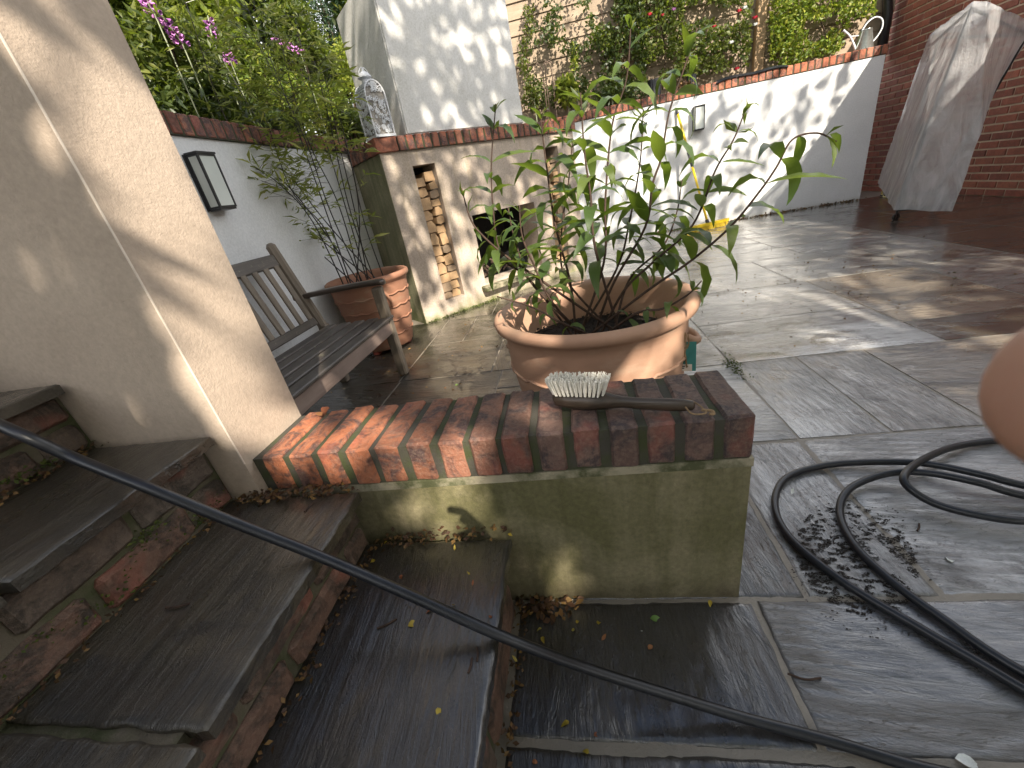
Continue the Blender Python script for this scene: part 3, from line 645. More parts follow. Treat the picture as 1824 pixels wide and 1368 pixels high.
PS = (-1.585, 3.06)
small = thing('terracotta_pot', 'tall ribbed terracotta pot behind the bench arm holding the bamboo', 'pot', (PS[0], PS[1], 0))
prof = [(0, .03), (.20, .03), (.208, .04), (.235, .15), (.262, .30), (.284, .45), (.292, .52), (.296, .545), (.312, .555), (.322, .572), (.318, .592), (.304, .602), (.29, .592), (.282, .56), (.275, .50), (.26, .45), (0, .45)]
MB().lathe(prof, 72, wob=lambda th, z: .002*math.sin(2*th)).build('body', MATS['terracotta_old'], small, True)
mb = MB()
for zz, rr in ((.465, .2865), (.365, .2725), (.26, .256), (.15, .2355)):
    n = 168; mb.tube([((rr)*math.cos(2*math.pi*i/n), (rr)*math.sin(2*math.pi*i/n), zz-.011*abs(math.sin(math.pi*i*16/n))) for i in range(n+1)], .0065, 6, False)
mb.build('scalloped_band', MATS['terracotta_old'], small, True)
for a in (.35, 2.4, 4.5):
    o = link('pot_foot', worn_box('pot_foot', .05, .07, .031, 2, 2, 2, .006, .001, a), small, MATS['brick_red_pipe']); o.location = (.16*math.cos(a), .16*math.sin(a), 0)
for a in (-.75, math.pi/2+.3):
    c, s_ = math.cos(a), math.sin(a); o = MB().tube(catmull([((.282+d)*c-t_*s_, (.282+d)*s_+t_*c, z) for d, t_, z in ((0, -.03, .50), (.022, -.02, .485), (.03, 0, .44), (.02, .01, .40), (0, .012, .37))], 5), .010, 8).build('handle', MATS['terracotta_old'], small, True)
MB().lathe([(0, .455), (.262, .452)], 40).build('soil', MATS['soil'], small)

# ------------------------------------------------------------------ leaves and the shrub in the wide pot
def leaf_mesh(name, w=.26, arch=1.0, fold=.25, wave=.0, seg=8, twist=.3):
    V = []; F = []; ang = .25; x = z = 0
    for i in range(seg+1):
        s = i/seg; wd = w/2*(math.sin(math.pi*min(1, s*1.02)**.72)**.9 if 0 < s < 1 else .02*(1-s))
        a = ang-arch*s*1.35; tw = twist*s
        if i: x += math.cos(a)/seg; z += math.sin(a)/seg
        wv = wave*math.sin(s*23)*.5
        for e in (-1, 0, 1):
            yy = e*wd; zz = abs(e)*wd*fold+e*wv*wd
            V.append((x-math.sin(a)*zz*.3, yy*math.cos(tw)-zz*math.sin(tw)*.5, z+zz*math.cos(tw)+yy*math.sin(tw)))
    for i in range(seg):
        for k in range(2): F.append((i*3+k, i*3+k+1, (i+1)*3+k+1, (i+1)*3+k))
    return MB().add(V, F).mesh(name, True)
LEAVES = [leaf_mesh('leaf', .235, .7, .3, .2, twist=.3), leaf_mesh('leaf', .21, 1.15, .3, .25, twist=-.3), leaf_mesh('leaf', .26, 1.5, .25, .35, twist=.5), leaf_mesh('leaf', .25, .35, .35, .15, twist=-.2), leaf_mesh('leaf', .24, 1.9, .3, .3, twist=.1)]
for me in LEAVES: me.materials.append(MATS['leaf_bud'])
def frame(d, up=(0, 0, 1), roll=0.0):
    x = Vector(d).normalized(); u = Vector(up); y = u.cross(x); y = y.normalized() if y.length > 1e-4 else Vector((0, 1, 0)); z = x.cross(y)
    M = Matrix((x, y, z)).transposed()
    return (M @ Matrix.Rotation(roll, 3, 'X')).to_4x4()
shrub = thing('potted_shrub', 'leafy green shrub with long pointed leaves growing from the wide pot', 'shrub', (PB[0], PB[1], .44))
SB = Vector((PB[0], PB[1], .44))
# (points in the photo as px,py,depth y) from base to tip, number of leaf pairs, leaf length
STEMS = [
 ([(1000, 560, 1.40), (945, 500, 1.40), (905, 470, 1.42), (888, 440, 1.44), (880, 390, 1.44), (875, 300, 1.45), (883, 185, 1.45)], 12, .095),
 ([(995, 565, 1.36), (950, 490, 1.33), (900, 455, 1.32), (860, 420, 1.30), (838, 390, 1.30), (822, 335, 1.30)], 10, .085),
 ([(1049, 590, 1.36), (1017, 510, 1.38), (989, 400, 1.40), (972, 285, 1.42), (962, 200, 1.42)], 12, .115),
 ([(1055, 585, 1.44), (1075, 470, 1.50), (1078, 360, 1.54), (1090, 225, 1.56), (1116, 140, 1.56), (1124, 35, 1.56)], 13, .12),
 ([(1065, 585, 1.42), (1090, 510, 1.46), (1149, 405, 1.50), (1162, 330, 1.50), (1178, 280, 1.50), (1192, 200, 1.50), (1222, 112, 1.50), (1242, 50, 1.50)], 13, .125),
 ([(1050, 585, 1.34), (1062, 450, 1.33), (1052, 350, 1.33), (1041, 270, 1.33), (1034, 165, 1.34)], 12, .115),
 ([(1072, 580, 1.52), (1098, 480, 1.60), (1122, 390, 1.62), (1140, 290, 1.62), (1146, 195, 1.62)], 11, .11),
 ([(1078, 590, 1.40), (1110, 520, 1.42), (1160, 470, 1.42), (1233, 402, 1.42), (1274, 304, 1.42), (1306, 250, 1.42), (1330, 190, 1.42)], 12, .10),
 ([(1085, 590, 1.36), (1150, 520, 1.34), (1230, 465, 1.32), (1300, 405, 1.30), (1350, 345, 1.28), (1383, 298, 1.28), (1411, 249, 1.28), (1455, 237, 1.28), (1490, 252, 1.28)], 9, .125),
 ([(1045, 590, 1.50), (1010, 500, 1.55), (1000, 420, 1.58), (1012, 330, 1.60), (1020, 250, 1.60)], 10, .10),
 ([(1030, 590, 1.34), (985, 540, 1.30), (950, 470, 1.28), (930, 420, 1.27), (925, 365, 1.27)], 9, .085),
 ([(1020, 585, 1.36), (960, 520, 1.36), (935, 480, 1.36), (915, 420, 1.36), (905, 370, 1.36)], 8, .08),
 ([(1090, 575, 1.30), (1130, 560, 1.26), (1180, 550, 1.22), (1225, 525, 1.20), (1250, 500, 1.20)], 4, .06),
 ([(1045, 598, 1.24), (1000, 575, 1.22), (950, 548, 1.22), (885, 528, 1.22)], 3, .05),
 ([(1070, 580, 1.50), (1120, 500, 1.56), (1180, 440, 1.60), (1205, 380, 1.62), (1215, 320, 1.62)], 8, .10),
]
nl = 0; rl = random.Random(21); extra = []
for si, (pts, pairs, L) in enumerate(STEMS):
    P = [Vector(ony(*p)) for p in pts]; P[0] = Vector((PB[0]+rl.uniform(-.10, .10), PB[1]+rl.uniform(-.08, .06), .436))
    C = [Vector(c) for c in catmull(P, 7)]; n = len(C)
    st = MB().tube([c-SB for c in C], [.0050*(1-.64*i/(n-1)) for i in range(n)], 6).build('stem', MATS['bark_brown'], shrub, True)
    cum = [0]
    for i in range(1, n): cum.append(cum[-1]+(C[i]-C[i-1]).length)
    a0 = rl.uniform(0, 3.14)
    for k in range(pairs):
        s = .40+.60*(k+.5)/pairs; d = s*cum[-1]; i = max(j for j in range(n-1) if cum[j] <= d); c = C[i].lerp(C[i+1], (d-cum[i])/max(1e-6, cum[i+1]-cum[i])); tdir = (C[i+1]-C[i]).normalized()
        ph = a0+k*math.pi/2+rl.uniform(-.35, .35); q = tdir.orthogonal().normalized(); q2 = tdir.cross(q)
        for sgn in (0, math.pi):
            if rl.random() < .10: continue
            rd = q*math.cos(ph+sgn)+q2*math.sin(ph+sgn); up_ = .55 if s > .9 else .35
            dr = rd+tdir*(up_+.9*max(0, s-.88)*8*.5)+Vector((0, 0, rl.uniform(-.15, .1)))
            sz = 1.32*L*rl.uniform(.78, 1.25)*(1.0 if s < .85 else .75 if s < .95 else .5)
            o = link('leaf', rl.choice(LEAVES), st, None); (extra.append if s > .9 else (lambda q_: None))((c-SB, dr+Vector((rl.uniform(-.5, .5), rl.uniform(-.5, .5), rl.uniform(-.2, .6))), sz*.55)); M = Matrix.Translation(c-SB) @ frame(dr, (0, 0, 1), rl.uniform(-.5, .5)) @ Matrix.Scale(sz, 4); o.matrix_local = M; nl += 1
# plant label tied to the pot
lp = Vector(ony(1219, 634, 1.30)); tg = thing('plant_label', 'teal cardboard plant tag hanging by twine at the right of the wide pot', 'tag', lp)
MB().box(-.036, .036, -.0008, .0008, -.055, .05).build('card', MATS['teal_card'], tg); MB().box(-.036, .024, -.0022, -.0012, -.055, -.030).build('white_strip', MATS['cream_card'], tg)
mb = MB()
for a, b, z in ((-.022, -.010, -.037), (-.006, .002, -.037), (.005, .012, -.037), (-.016, .000, -.044)): mb.box(a, b, -.0034, -.0026, z-.0018, z+.0018)
mb.build('print', MATS['ink'], tg); mb = MB()
for k in range(7): mb.tube(catmull([(random.uniform(-.01, .01), -.006, .085), (random.uniform(-.015, .015), -.010, .05), (random.uniform(-.02, .02), -.008, random.uniform(-.02, .03))], 4), .0016, 5)
mb.tube(catmull([(0, -.006, .085), (-.004, -.008, .04), (.003, -.006, 0), (.008, -.005, -.04)], 4), .003, 5); mb.build('twine', MATS['twine'], tg)
tg.rotation_euler = (0, 0, -.25)

# ------------------------------------------------------------------ bamboo
bam = thing('bamboo', 'black bamboo with thin dark canes in the tall terracotta pot', 'bamboo', (PS[0], PS[1], .455)); BO = Vector((PS[0], PS[1], .455))
BLF = [leaf_mesh('leaf', .15, .9, .15, 0, 4, .2), leaf_mesh('leaf', .17, .4, .2, 0, 4, -.2)]
for me in BLF: me.materials.append(MATS['leaf_bamboo'])
CANES = [((625, 488), (540, 400), (470, 320), (420, 262)), ((631, 488), (530, 350), (416, 238), (331, 5)), ((636, 486), (560, 370), (480, 250), (370, 60)), ((640, 486), (575, 360), (503, 157), (434, 0)), ((645, 486), (590, 380), (540, 240), (452, 62)),
         ((652, 488), (605, 370), (545, 240), (490, 40)), ((656, 488), (610, 350), (560, 180), (525, 30)), ((660, 486), (625, 380), (587, 216), (560, 110)), ((665, 484), (635, 390), (605, 260), (580, 140)), ((668, 484), (640, 380), (615, 250), (600, 190)),
         ((648, 488), (560, 400), (500, 330), (440, 290)), ((642, 488), (580, 410), (520, 340), (470, 200)), ((672, 482), (650, 400), (628, 300), (612, 235)), ((628, 490), (570, 450), (540, 410), (505, 370))]
rb = random.Random(5); nb = 0; fol_V = []
for ci, cp in enumerate(CANES):
    yb = 3.06+rb.uniform(-.12, .12); lean_ = rb.uniform(-.22, .10)
    P = [Vector(ony(px, py, yb+lean_*j/3)) for j, (px, py) in enumerate(cp)]; P[0] = Vector((PS[0]+rb.uniform(-.16, .18), yb, .45))
    C = [Vector(c) for c in catmull(P, 9)]; n = len(C)
    cane = MB().tube([c-BO for c in C], [.0052*(1-.6*i/(n-1)) for i in range(n)], 6).build('cane', MATS['cane_black'], bam, True)
    tw = MB()
    for k in range(58 if ci not in (8, 9, 12) else 12):
        i = int(n*(.48+.52*rb.random())) if k % 7 else rb.randint(int(n*.15), n-1); i = min(i, n-1); c = C[i]; a = rb.uniform(0, 6.28); d = Vector((math.cos(a), math.sin(a), rb.uniform(-.1, .6))).normalized(); e = c+d*rb.uniform(.06, .2)
        tw.tube([c-BO, e-BO], .0011, 4)
        for q in range(3):
            dd = (d+Vector((rb.uniform(-.8, .8), rb.uniform(-.8, .8), rb.uniform(-.7, .3)))); sz = rb.uniform(.065, .115)
            if nb < 290 and q == 0:
                o = link('leaf', rb.choice(BLF), cane, None); o.matrix_local = Matrix.Translation(e-BO) @ frame(dd, (0, 0, 1), rb.uniform(-.6, .6)) @ Matrix.Scale(sz, 4); nb += 1
            else: fol_V.append((e-BO, dd, sz))
    kind(tw.build('twig', MATS['cane_black'], cane), 'stuff')

def leaf_cloud(name, P, size, mat, parent=None, wr=.42, updir=.6, rng=RNG, D=None):
    "many small bent leaves as one mesh; P are points, size their length"
    P = np.asarray(P, float); N = len(P); size = np.broadcast_to(np.asarray(size, float), (N,)) * rng.uniform(.7, 1.3, N)
    d = rng.normal(size=(N, 3)) if D is None else np.asarray(D, float); d /= np.linalg.norm(d, axis=1)[:, None]
    nrm = rng.normal(size=(N, 3))*.8; nrm[:, 2] += updir; s = np.cross(d, nrm); s /= np.linalg.norm(s, axis=1)[:, None]+1e-9; nn = np.cross(s, d)
    L = size[:, None]; b = P; m = P+d*L*.5+nn*L*.06; t_ = P+d*L-nn*L*.04; l = m+s*L*wr/2+nn*L*.05; r = m-s*L*wr/2+nn*L*.05
    V = np.stack([b, l, m, r, t_], 1).reshape(-1, 3); o_ = np.arange(N)[:, None]*5
    Fq = np.concatenate([o_+[0, 2, 1], o_+[1, 2, 4], o_+[0, 3, 2], o_+[3, 4, 2]], 0)
    return link(name, np_mesh(name, V, Fq), parent, MATS[mat])
kind(leaf_cloud('foliage', [tuple(a) for a, b, c in fol_V], [c for a, b, c in fol_V], 'leaf_bamboo', bam, .16, .6, RNG, [tuple(b) for a, b, c in fol_V]), 'stuff')

kind(leaf_cloud('small_leaves', [tuple(p) for p, d, z in extra], [z for p, d, z in extra], 'leaf_shrub', shrub, .26, .7, RNG, [tuple(d) for p, d, z in extra]), 'stuff')
# ------------------------------------------------------------------ brush on the wall
A_ = Vector(onz(985, 712, .552)); B_ = Vector(onz(1238, 724, .548)); ax = (B_-A_); LB = ax.length; ang = math.atan2(ax.y, ax.x)
br = thing('scrubbing_brush', 'dark wooden scrubbing brush with white bristles upturned on the low wall', 'brush', (A_.x, A_.y, .5335), ang)
mb = MB(); secs = [(0, .004, .006), (.01, .020, .015), (.04, .027, .019), (.08, .028, .020), (.11, .024, .019), (.14, .014, .0145), (.16, .0105, .0125), (.20, .0125, .0135), (.25, .0135, .0145), (LB*.93, .012, .0135), (LB*.985, .009, .011), (LB, .003, .005)]
V = []; 
for (x, w, h) in secs:
    for k in range(12):
        th = 2*math.pi*k/12; f_ = min(1, max(0, (x-.10)/.10)); V.append((x, w*math.cos(th)*(.95-.2*f_), (.0225-.006*f_)+h*math.sin(th)*(1.12-.12*f_)))
n = len(secs); mb.add(V, [(i*12+k, (i+1)*12+k, (i+1)*12+(k+1) % 12, i*12+(k+1) % 12) for i in range(n-1) for k in range(12)]+[tuple(range(12)), tuple((n-1)*12+k for k in range(11, -1, -1))])
mb.build('handle', MATS['brush_wood'], br, True); mb = MB()
for i in range(13):
    for j in range(4):
        x = .008+i*.0092; y = (-.019+.0127*j)*(1 if 0 < i < 12 else .6)
        for q in range(12):
            ox, oy = random.uniform(-.0021, .0021), random.uniform(-.0026, .0026); sp = (x-.063)*.20
            mb.tube([(x+ox, y+oy, .040), (x+ox*1.6+sp+random.uniform(-.002, .002), y+oy*1.7+y*.12, .077+random.uniform(-.003, .003))], .0011, 4)
kind(mb.build('bristles', MATS['white_bristle'], br), 'stuff')
MB().tube(catmull([(LB*.93, .012, .022), (LB*.97, .022, .016), (LB+.012, .014, .006), (LB+.02, -.006, .004), (LB*.985, -.018, .008), (LB*.94, -.012, .02)], 6), .0018, 6).build('cord_loop', MATS['twine'], br)
MB().tube(catmull([(LB+.012, .005, .004), (LB+.03, .0, .006), (LB+.034, -.008, .004), (LB+.026, -.012, .006)], 5), .003, 6).build('cord_knot', MATS['twine'], br)

# ------------------------------------------------------------------ pressure hose
HR = .0102
hp = [onx(-160, 690, -1.45), onz(0, 757, .785), onz(130, 815, .70), onz(262, 868, .634), onz(420, 932, .53), onz(562, 988, .445), onz(730, 1060, .36), onz(893, 1133, .278), onz(1050, 1192, .155), onz(1200, 1240, .07), onz(1330, 1280, .022), onz(1480, 1320, HR), onz(1620, 1362, HR)]
G = lambda *l: [np.array((x, y, HR)) for x, y in l]
hp += G((.60, .365), (.75, .29), (.95, .15), (1.10, .03), (1.22, .06), (1.15, .20), (1.0, .30), (.90, .37), (.82, .44))
sa = [(1850, 1242), (1740, 1178), (1640, 1120), (1500, 1035), (1405, 955), (1380, 895), (1402, 850), (1470, 829), (1560, 823), (1650, 826), (1750, 846), (1830, 866)]
sb = [(1850, 1212), (1760, 1160), (1690, 1110), (1600, 1045), (1525, 975), (1496, 915), (1512, 872), (1570, 846), (1640, 841), (1740, 859), (1830, 884)]
sc_ = [(1830, 928), (1740, 917), (1665, 897), (1618, 868), (1612, 845), (1645, 818), (1700, 796), (1775, 784), (1830, 782)]
def gz(l, zs): return [onz(px, py, z) for (px, py), z in zip(l, zs)]
hp += gz(sa, [HR]*7+[.012, .022, .034, .04, .03])+G((1.38, .92), (1.52, .72), (1.50, .48), (1.30, .28), (1.08, .28), (.94, .38), (.86, .46))
hp += gz(sb, [HR]*6+[.02, .03, .045, .05, .03])+G((1.36, .90), (1.58, .66), (1.74, .45), (1.92, .50), (1.88, .74), (1.62, .88), (1.38, .91), (1.22, .92))
hp += gz(sc_, [.03, .03, .03, .05, .06, .045, .02, .01, HR]); q = hp[-1]; hp += [q+np.array((.3, -.05, 0)), q+np.array((.7, -.2, 0))]
tag(MB().tube(catmull(hp, 8), HR, 12).build('hose', MATS['rubber'], None, True), 'black rubber hose stretched across the steps and looped on the wet patio', 'hose')

# ------------------------------------------------------------------ wall lamps
def wall_lamp(label, loc, rz, w=.125, d=.085, h=.265):
    t = thing('wall_lamp', label, 'lamp', loc, rz)     # local: y is out of the wall (-y), z up, base plate on y=0
    f = .011; mb = MB()
    mb.box(-w/2-.004, w/2+.004, -.012, 0, -.006, h+.006)
    for x in (-w/2, w/2-f):
        mb.box(x, x+f, -d, -d+f, 0, h); mb.box(x+.0005, x+f-.0005, -.024, -.0125, 0, h)
        for z in (0, h-f): mb.box(x+.001, x+f-.001, -d+f, -.024, z+.0005, z+f-.0005)
    for z in (0, h-f): mb.box(-w/2+f, w/2-f, -d+.0005, -d+f-.0005, z+.0005, z+f-.0005)
    mb.box(-w/2-.004, w/2+.004, -d-.004, -.0125, h+.0005, h+.010); mb.box(-w/2+.004, w/2-.004, -d+.004, -.0125, -.010, -.0005)
    mb.build('frame', MATS['black_metal'], t); g = MB(); g.box(-w/2+.003, w/2-.003, -d+.003, -.013, .004, h-.004).build('glass', MATS['lamp_glass'], t); return t
wall_lamp('black framed box lamp on the shaded white wall above the bench', (-1.929, 2.275, 1.185), math.pi/2)
wall_lamp('black framed box lamp on the sunlit white wall near the broom', (1.91, 6.879, 1.275), 0, .13, .10, .275)

# ------------------------------------------------------------------ lantern on the ledge
lt = thing('garden_lantern', 'white tin lantern with scroll cut-outs standing on the fireplace ledge', 'lantern', (*[a for a in (-1.402, 3.672)], 1.543), rad(50))
lw_, ld_, lh_ = .165, .175, .27; MB().box(-lw_/2-.006, lw_/2+.006, -ld_/2-.006, ld_/2+.006, 0, .018).build('base', MATS['white_tin'], lt)
mb = MB(); R_ = lw_/2
for x in (-R_, R_):
    for y in (-ld_/2, ld_/2): mb.tube([(x, y, .018), (x, y, lh_)], .006, 6)
for y in (-ld_/2, ld_/2): mb.tube([(R_*math.cos(a), y, lh_+R_*1.25*math.sin(a)) for a in np.linspace(0, math.pi, 17)], .006, 6)
mb.build('frame', MATS['white_tin'], lt); mb = MB(); A2 = np.linspace(0, math.pi, 17); mb.add([((R_-.002)*math.cos(a), y, lh_+(R_*1.25-.002)*math.sin(a)) for y in (-ld_/2, ld_/2) for a in A2], [(i, i+1, 18+i, 17+i) for i in range(16)])
mb.build('barrel_roof', MATS['white_tin'], lt, True); mb = MB()
for a in np.linspace(.25, 1.15, 6):
    for sg in (1, -1): mb.box(-.004, .004, -ld_/2+.02, ld_/2-.02, -.002, .002, Matrix.Translation((sg*(R_+.003)*math.cos(a), 0, lh_+(R_*1.25+.003)*math.sin(a))) @ Matrix.Rotation(sg*(1.57-a), 4, 'Y'))
mb.build('roof_louvre', MATS['white_tin'], lt)
def scrolls(face, n, sd):
    r = random.Random(sd); mb = MB()
    for k in range(n):
        arch = face in ('f', 'b'); z = r.uniform(.035, lh_+(R_*1.1 if arch else -.01)); half = (R_ if arch else ld_/2)-.012
        if arch and z > lh_: half = max(.01, R_*math.sqrt(max(0, 1-((z-lh_)/(R_*1.25))**2))-.014)
        x = r.uniform(-half, half); s = r.uniform(.010, .020); a0 = r.uniform(0, 6.28); dr = r.choice((-1, 1))
        pts = []
        for i in range(13):
            u = i/12; a = a0+dr*u*8; q = s*(1-.8*u); px, pz = x+q*math.cos(a), z+q*math.sin(a); pts.append((px, -ld_/2, pz) if face == 'f' else (px, ld_/2, pz) if face == 'b' else (R_, px, pz) if face == 'r' else (-R_, px, pz))
        mb.tube(pts, .0030, 4)
    kind(mb.build('filigree', MATS['white_tin'], lt), 'stuff')
for i, fc in enumerate('fbrl'): scrolls(fc, 78, i)
g_ = MB(); n_ = 14; arc_ = [(-R_+.010, .018), (R_-.010, .018)]+[((R_-.010)*math.cos(a), lh_+(R_*1.25-.010)*math.sin(a)) for a in np.linspace(0, math.pi, n_)]; m_ = len(arc_)
g_.add([(x, -ld_/2+.010, z) for x, z in arc_]+[(x, ld_/2-.010, z) for x, z in arc_], [tuple(range(m_)), tuple(range(2*m_-1, m_-1, -1))]+[((i+1) % m_, i, m_+i, m_+(i+1) % m_) for i in range(m_)]).build('glass', MATS['grey_stone'], lt)
zt = lh_+R_*1.25; MB().lathe([(.030, -.01), (.030, .03), (.052, .03), (.054, .036), (.040, .055), (.018, .072), (.008, .080), (.010, .092), (0, .097)], 20, (0, 0, zt)).build('chimney_cap', MATS['white_tin'], lt, True)
MB().tube([(.040*math.cos(a), .0, zt+.045+.055*math.sin(a)) for a in np.linspace(-.4, math.pi+.4, 22)], .0028, 6).build('carry_ring', MATS['white_tin'], lt)

# ------------------------------------------------------------------ broom
bh = Vector((1.93, 6.42, 0)); bt = Vector((1.628, 6.865, 1.58)); broom = thing('broom', 'yellow long-handled yard broom leaning on the sunlit white wall', 'broom', bh)
hb = Vector((1.95, 6.44, .085)); d = bt-hb; p = lambda s: hb+d*s-bh
MB().tube([p(.03), p(.50)], .0155, 10).build('lower_handle', MATS['yellow_paint'], broom, True); MB().tube([p(.505), p(.63)], .020, 10).build('grip', MATS['grey_grip'], broom, True)
MB().tube([p(.635), p(.955)], .0165, 10).build('upper_handle', MATS['yellow_paint'], broom, True); MB().tube([p(.955), p(.965), p(.99), p(1.0)], [.017, .019, .018, .009], 10).build('handle_cap', MATS['grey_grip'], broom, True)
MB().tube([p(-.02), p(.03)], .024, 10).build('socket', MATS['black_metal'], broom, True)
M = Matrix.Rotation(rad(25), 4, 'Z'); mb = MB(); mb.box(-.36, .36, -.035, .035, .055, .090, M); mb.build('head', MATS['yellow_paint'], broom); mb = MB()
for k in range(900):
    x, y = random.uniform(-.35, .35), random.uniform(-.033, .033); a = M @ Vector((x, y, .056)); b = M @ Vector((x*1.02, y*1.5+random.uniform(-.006, .006), .001)); mb.tube([a, b], .002, 3, False)
kind(mb.build('bristles', MATS['yellow_bristle'], broom), 'stuff')

# ------------------------------------------------------------------ polythene cover over a wheeled frame
FL = np.array(onz(1592, 374, .12)); FR = np.array(onz(1697, 377, .07)); TL = np.array(ony(1735, 2, 4.95)); TR = np.array(ony(1757, 2, 4.90))
BLt = np.array(ony(1655, 62, 6.0)); BLb = np.array(ony(1563, 326, 6.2)); BRt = np.array((4.45, 5.35, 1.50)); BRb = np.array((4.38, 5.75, .62)); MID = np.array(onx(1746, 240, 3.80))
cb = Vector((3.8, 5.4, 0)); cover = thing('covered_frame', 'wheeled frame draped in crinkled clear polythene against the brick wall', 'cover', cb)
def loft(rows, nu, nv, amp, name):
    rows = [[np.array(p, float) for p in r] for r in rows]; V = []; F = []
    for j in range(nv+1):
        v = j/nv*(len(rows)-1); a = min(int(v), len(rows)-2); fv = v-a; ring = [rows[a][k]*(1-fv)+rows[a+1][k]*fv for k in range(len(rows[0]))]
        for i in range(nu+1):
            u = i/nu*(len(ring)-1); b = min(int(u), len(ring)-2); fu = u-b; P = ring[b]*(1-fu)+ring[b+1]*fu
            n = mnoise.noise_vector(Vector((P[0]*7+P[1]*4, P[1]*7, P[2]*2.2)))+.5*mnoise.noise_vector(Vector(P)*16)
            P = P+np.array(n)*amp*(.35+.65*min(1, 1-j/nv+.2)); V.append(tuple(P-np.array(cb)))
    w = nu+1; F = [(j*w+i, j*w+i+1, (j+1)*w+i+1, (j+1)*w+i) for j in range(nv) for i in range(nu)]
    return MB().add(V, F).build(name, MATS['polythene'], cover, True)
midL = FL*.45+TL*.55+np.array((.00, 0, 0)); 
bot = [BLb, FL, FR, BRb]; mid = [BLb*.5+BLt*.5, FL*.5+TL*.5, MID, BRb*.55+BRt*.45]; top = [BLt, TL, TR, BRt]; cap_ = [BLt*.6+BRt*.4, TL*.7+BRt*.3, TR*.6+BRt*.4, BRt]
loft([bot, mid, top, cap_], 60, 60, .012, 'sheet')
mb = MB(); zf = .10; C4 = [FL+np.array((.10, .10, 0)), FR+np.array((.04, .14, .03)), np.array((4.25, 5.75, .1)), BLb+np.array((.22, -.12, 0))]
for c in C4: c[2] = zf
for a in range(4): mb.tube([C4[a]-np.array(cb), C4[(a+1) % 4]-np.array(cb)], .014, 8)
tp = [TL+np.array((.04, .06, -.04)), BLt+np.array((.08, -.02, -.05)), BRt-np.array((.06, 0, .06))]
mb.tube([C4[0]-np.array(cb), tp[0]-np.array(cb)], .012, 8); mb.tube([C4[3]-np.array(cb), tp[1]-np.array(cb)], .012, 8); mb.tube([C4[2]-np.array(cb), tp[2]-np.array(cb)], .012, 8)
for a in range(3): mb.tube([tp[a]-np.array(cb), tp[(a+1) % 3]-np.array(cb)], .012, 8)
mb.build('frame', MATS['black_metal'], cover)
for c in (C4[0], C4[3]):
    x, y, _ = c-np.array(cb)
    for sgn in (-1, 1):
        w = MB().lathe([(0, -.010), (.024, -.010), (.030, -.006), (.030, .006), (.024, .010), (0, .010)], 16).build('castor_wheel', MATS['black_metal'], cover, True); w.rotation_euler = (math.pi/2, 0, .5); w.location = (x+.022*sgn, y+.012*sgn, .030)
    MB().tube([(x, y, .03), (x, y, .10)], .009, 8).build('castor_stem', MATS['black_metal'], cover)

# ------------------------------------------------------------------ socket, cables, drainpipe on the house
sk = thing('wall_socket', 'small black outdoor socket with a cable on the brick wall', 'socket', (HX-.002, 6.72, .72)); MB().box(-.05, -.006, -.05, .05, 0, .10).build('box', MATS['black_metal'], sk)
MB().tube(catmull([(-.02, 0, 0), (-.03, 0, -.3), (-.05, -.02, -.6), (-.15, .0, -.705), (-.3, .1, -.708)], 6), .008, 6).build('cable', MATS['black_metal'], sk)
yc = [(4.62, 7.0, .62), (4.55, 6.95, .70), (4.53, 6.9, .60), (4.5, 6.9, .30), (4.42, 6.9, .06), (4.40, 6.85, .01), (4.30, 6.6, .012), (4.36, 6.45, .06), (4.25, 6.2, .01), (4.2, 5.9, .009)]
tag(MB().tube(catmull(yc, 6), .008, 6).build('yellow_cable', MATS['cable_yellow'], None, True), 'thin yellow cable hanging at the corner of brick and white walls', 'cable')
tag(MB().tube([(4.50, 7.60, 1.60), (4.50, 7.60, 2.2), (4.47, 7.60, 2.35), (4.47, 7.60, 3.0)], .055, 14).build('drainpipe', MATS['black_metal'], None, True), 'black drainpipe rising at the corner beside the watering can', 'pipe')

# ------------------------------------------------------------------ watering can
wc = thing('watering_can', 'galvanised watering can with a big loop handle on the brick coping', 'watering can', (3.925, 6.985, 1.788))
MB().lathe([(0, 0), (.098, 0), (.100, .006), (.058, .205), (.061, .21), (.055, .21), (.09, .012), (0, .01)], 28).build('body', MATS['galvanised'], wc, True)
MB().tube(catmull([(-.09, 0, .02), (-.13, 0, .10), (-.19, 0, .19), (-.27, -.01, .255)], 6), [.013]*6+[.011]*6+[.011]*6+[.013], 8).build('spout', MATS['white_tin'], wc, True)
MB().tube([(-.08, 0, .165), (-.185, 0, .175)], .007, 6).build('brace', MATS['white_tin'], wc)
MB().tube(catmull([(-.055, 0, .20), (0, 0, .28), (.08, 0, .315), (.155, 0, .28), (.175, 0, .20), (.14, 0, .12), (.085, 0, .06)], 6), .0085, 8).build('handle', MATS['white_tin'], wc, True)

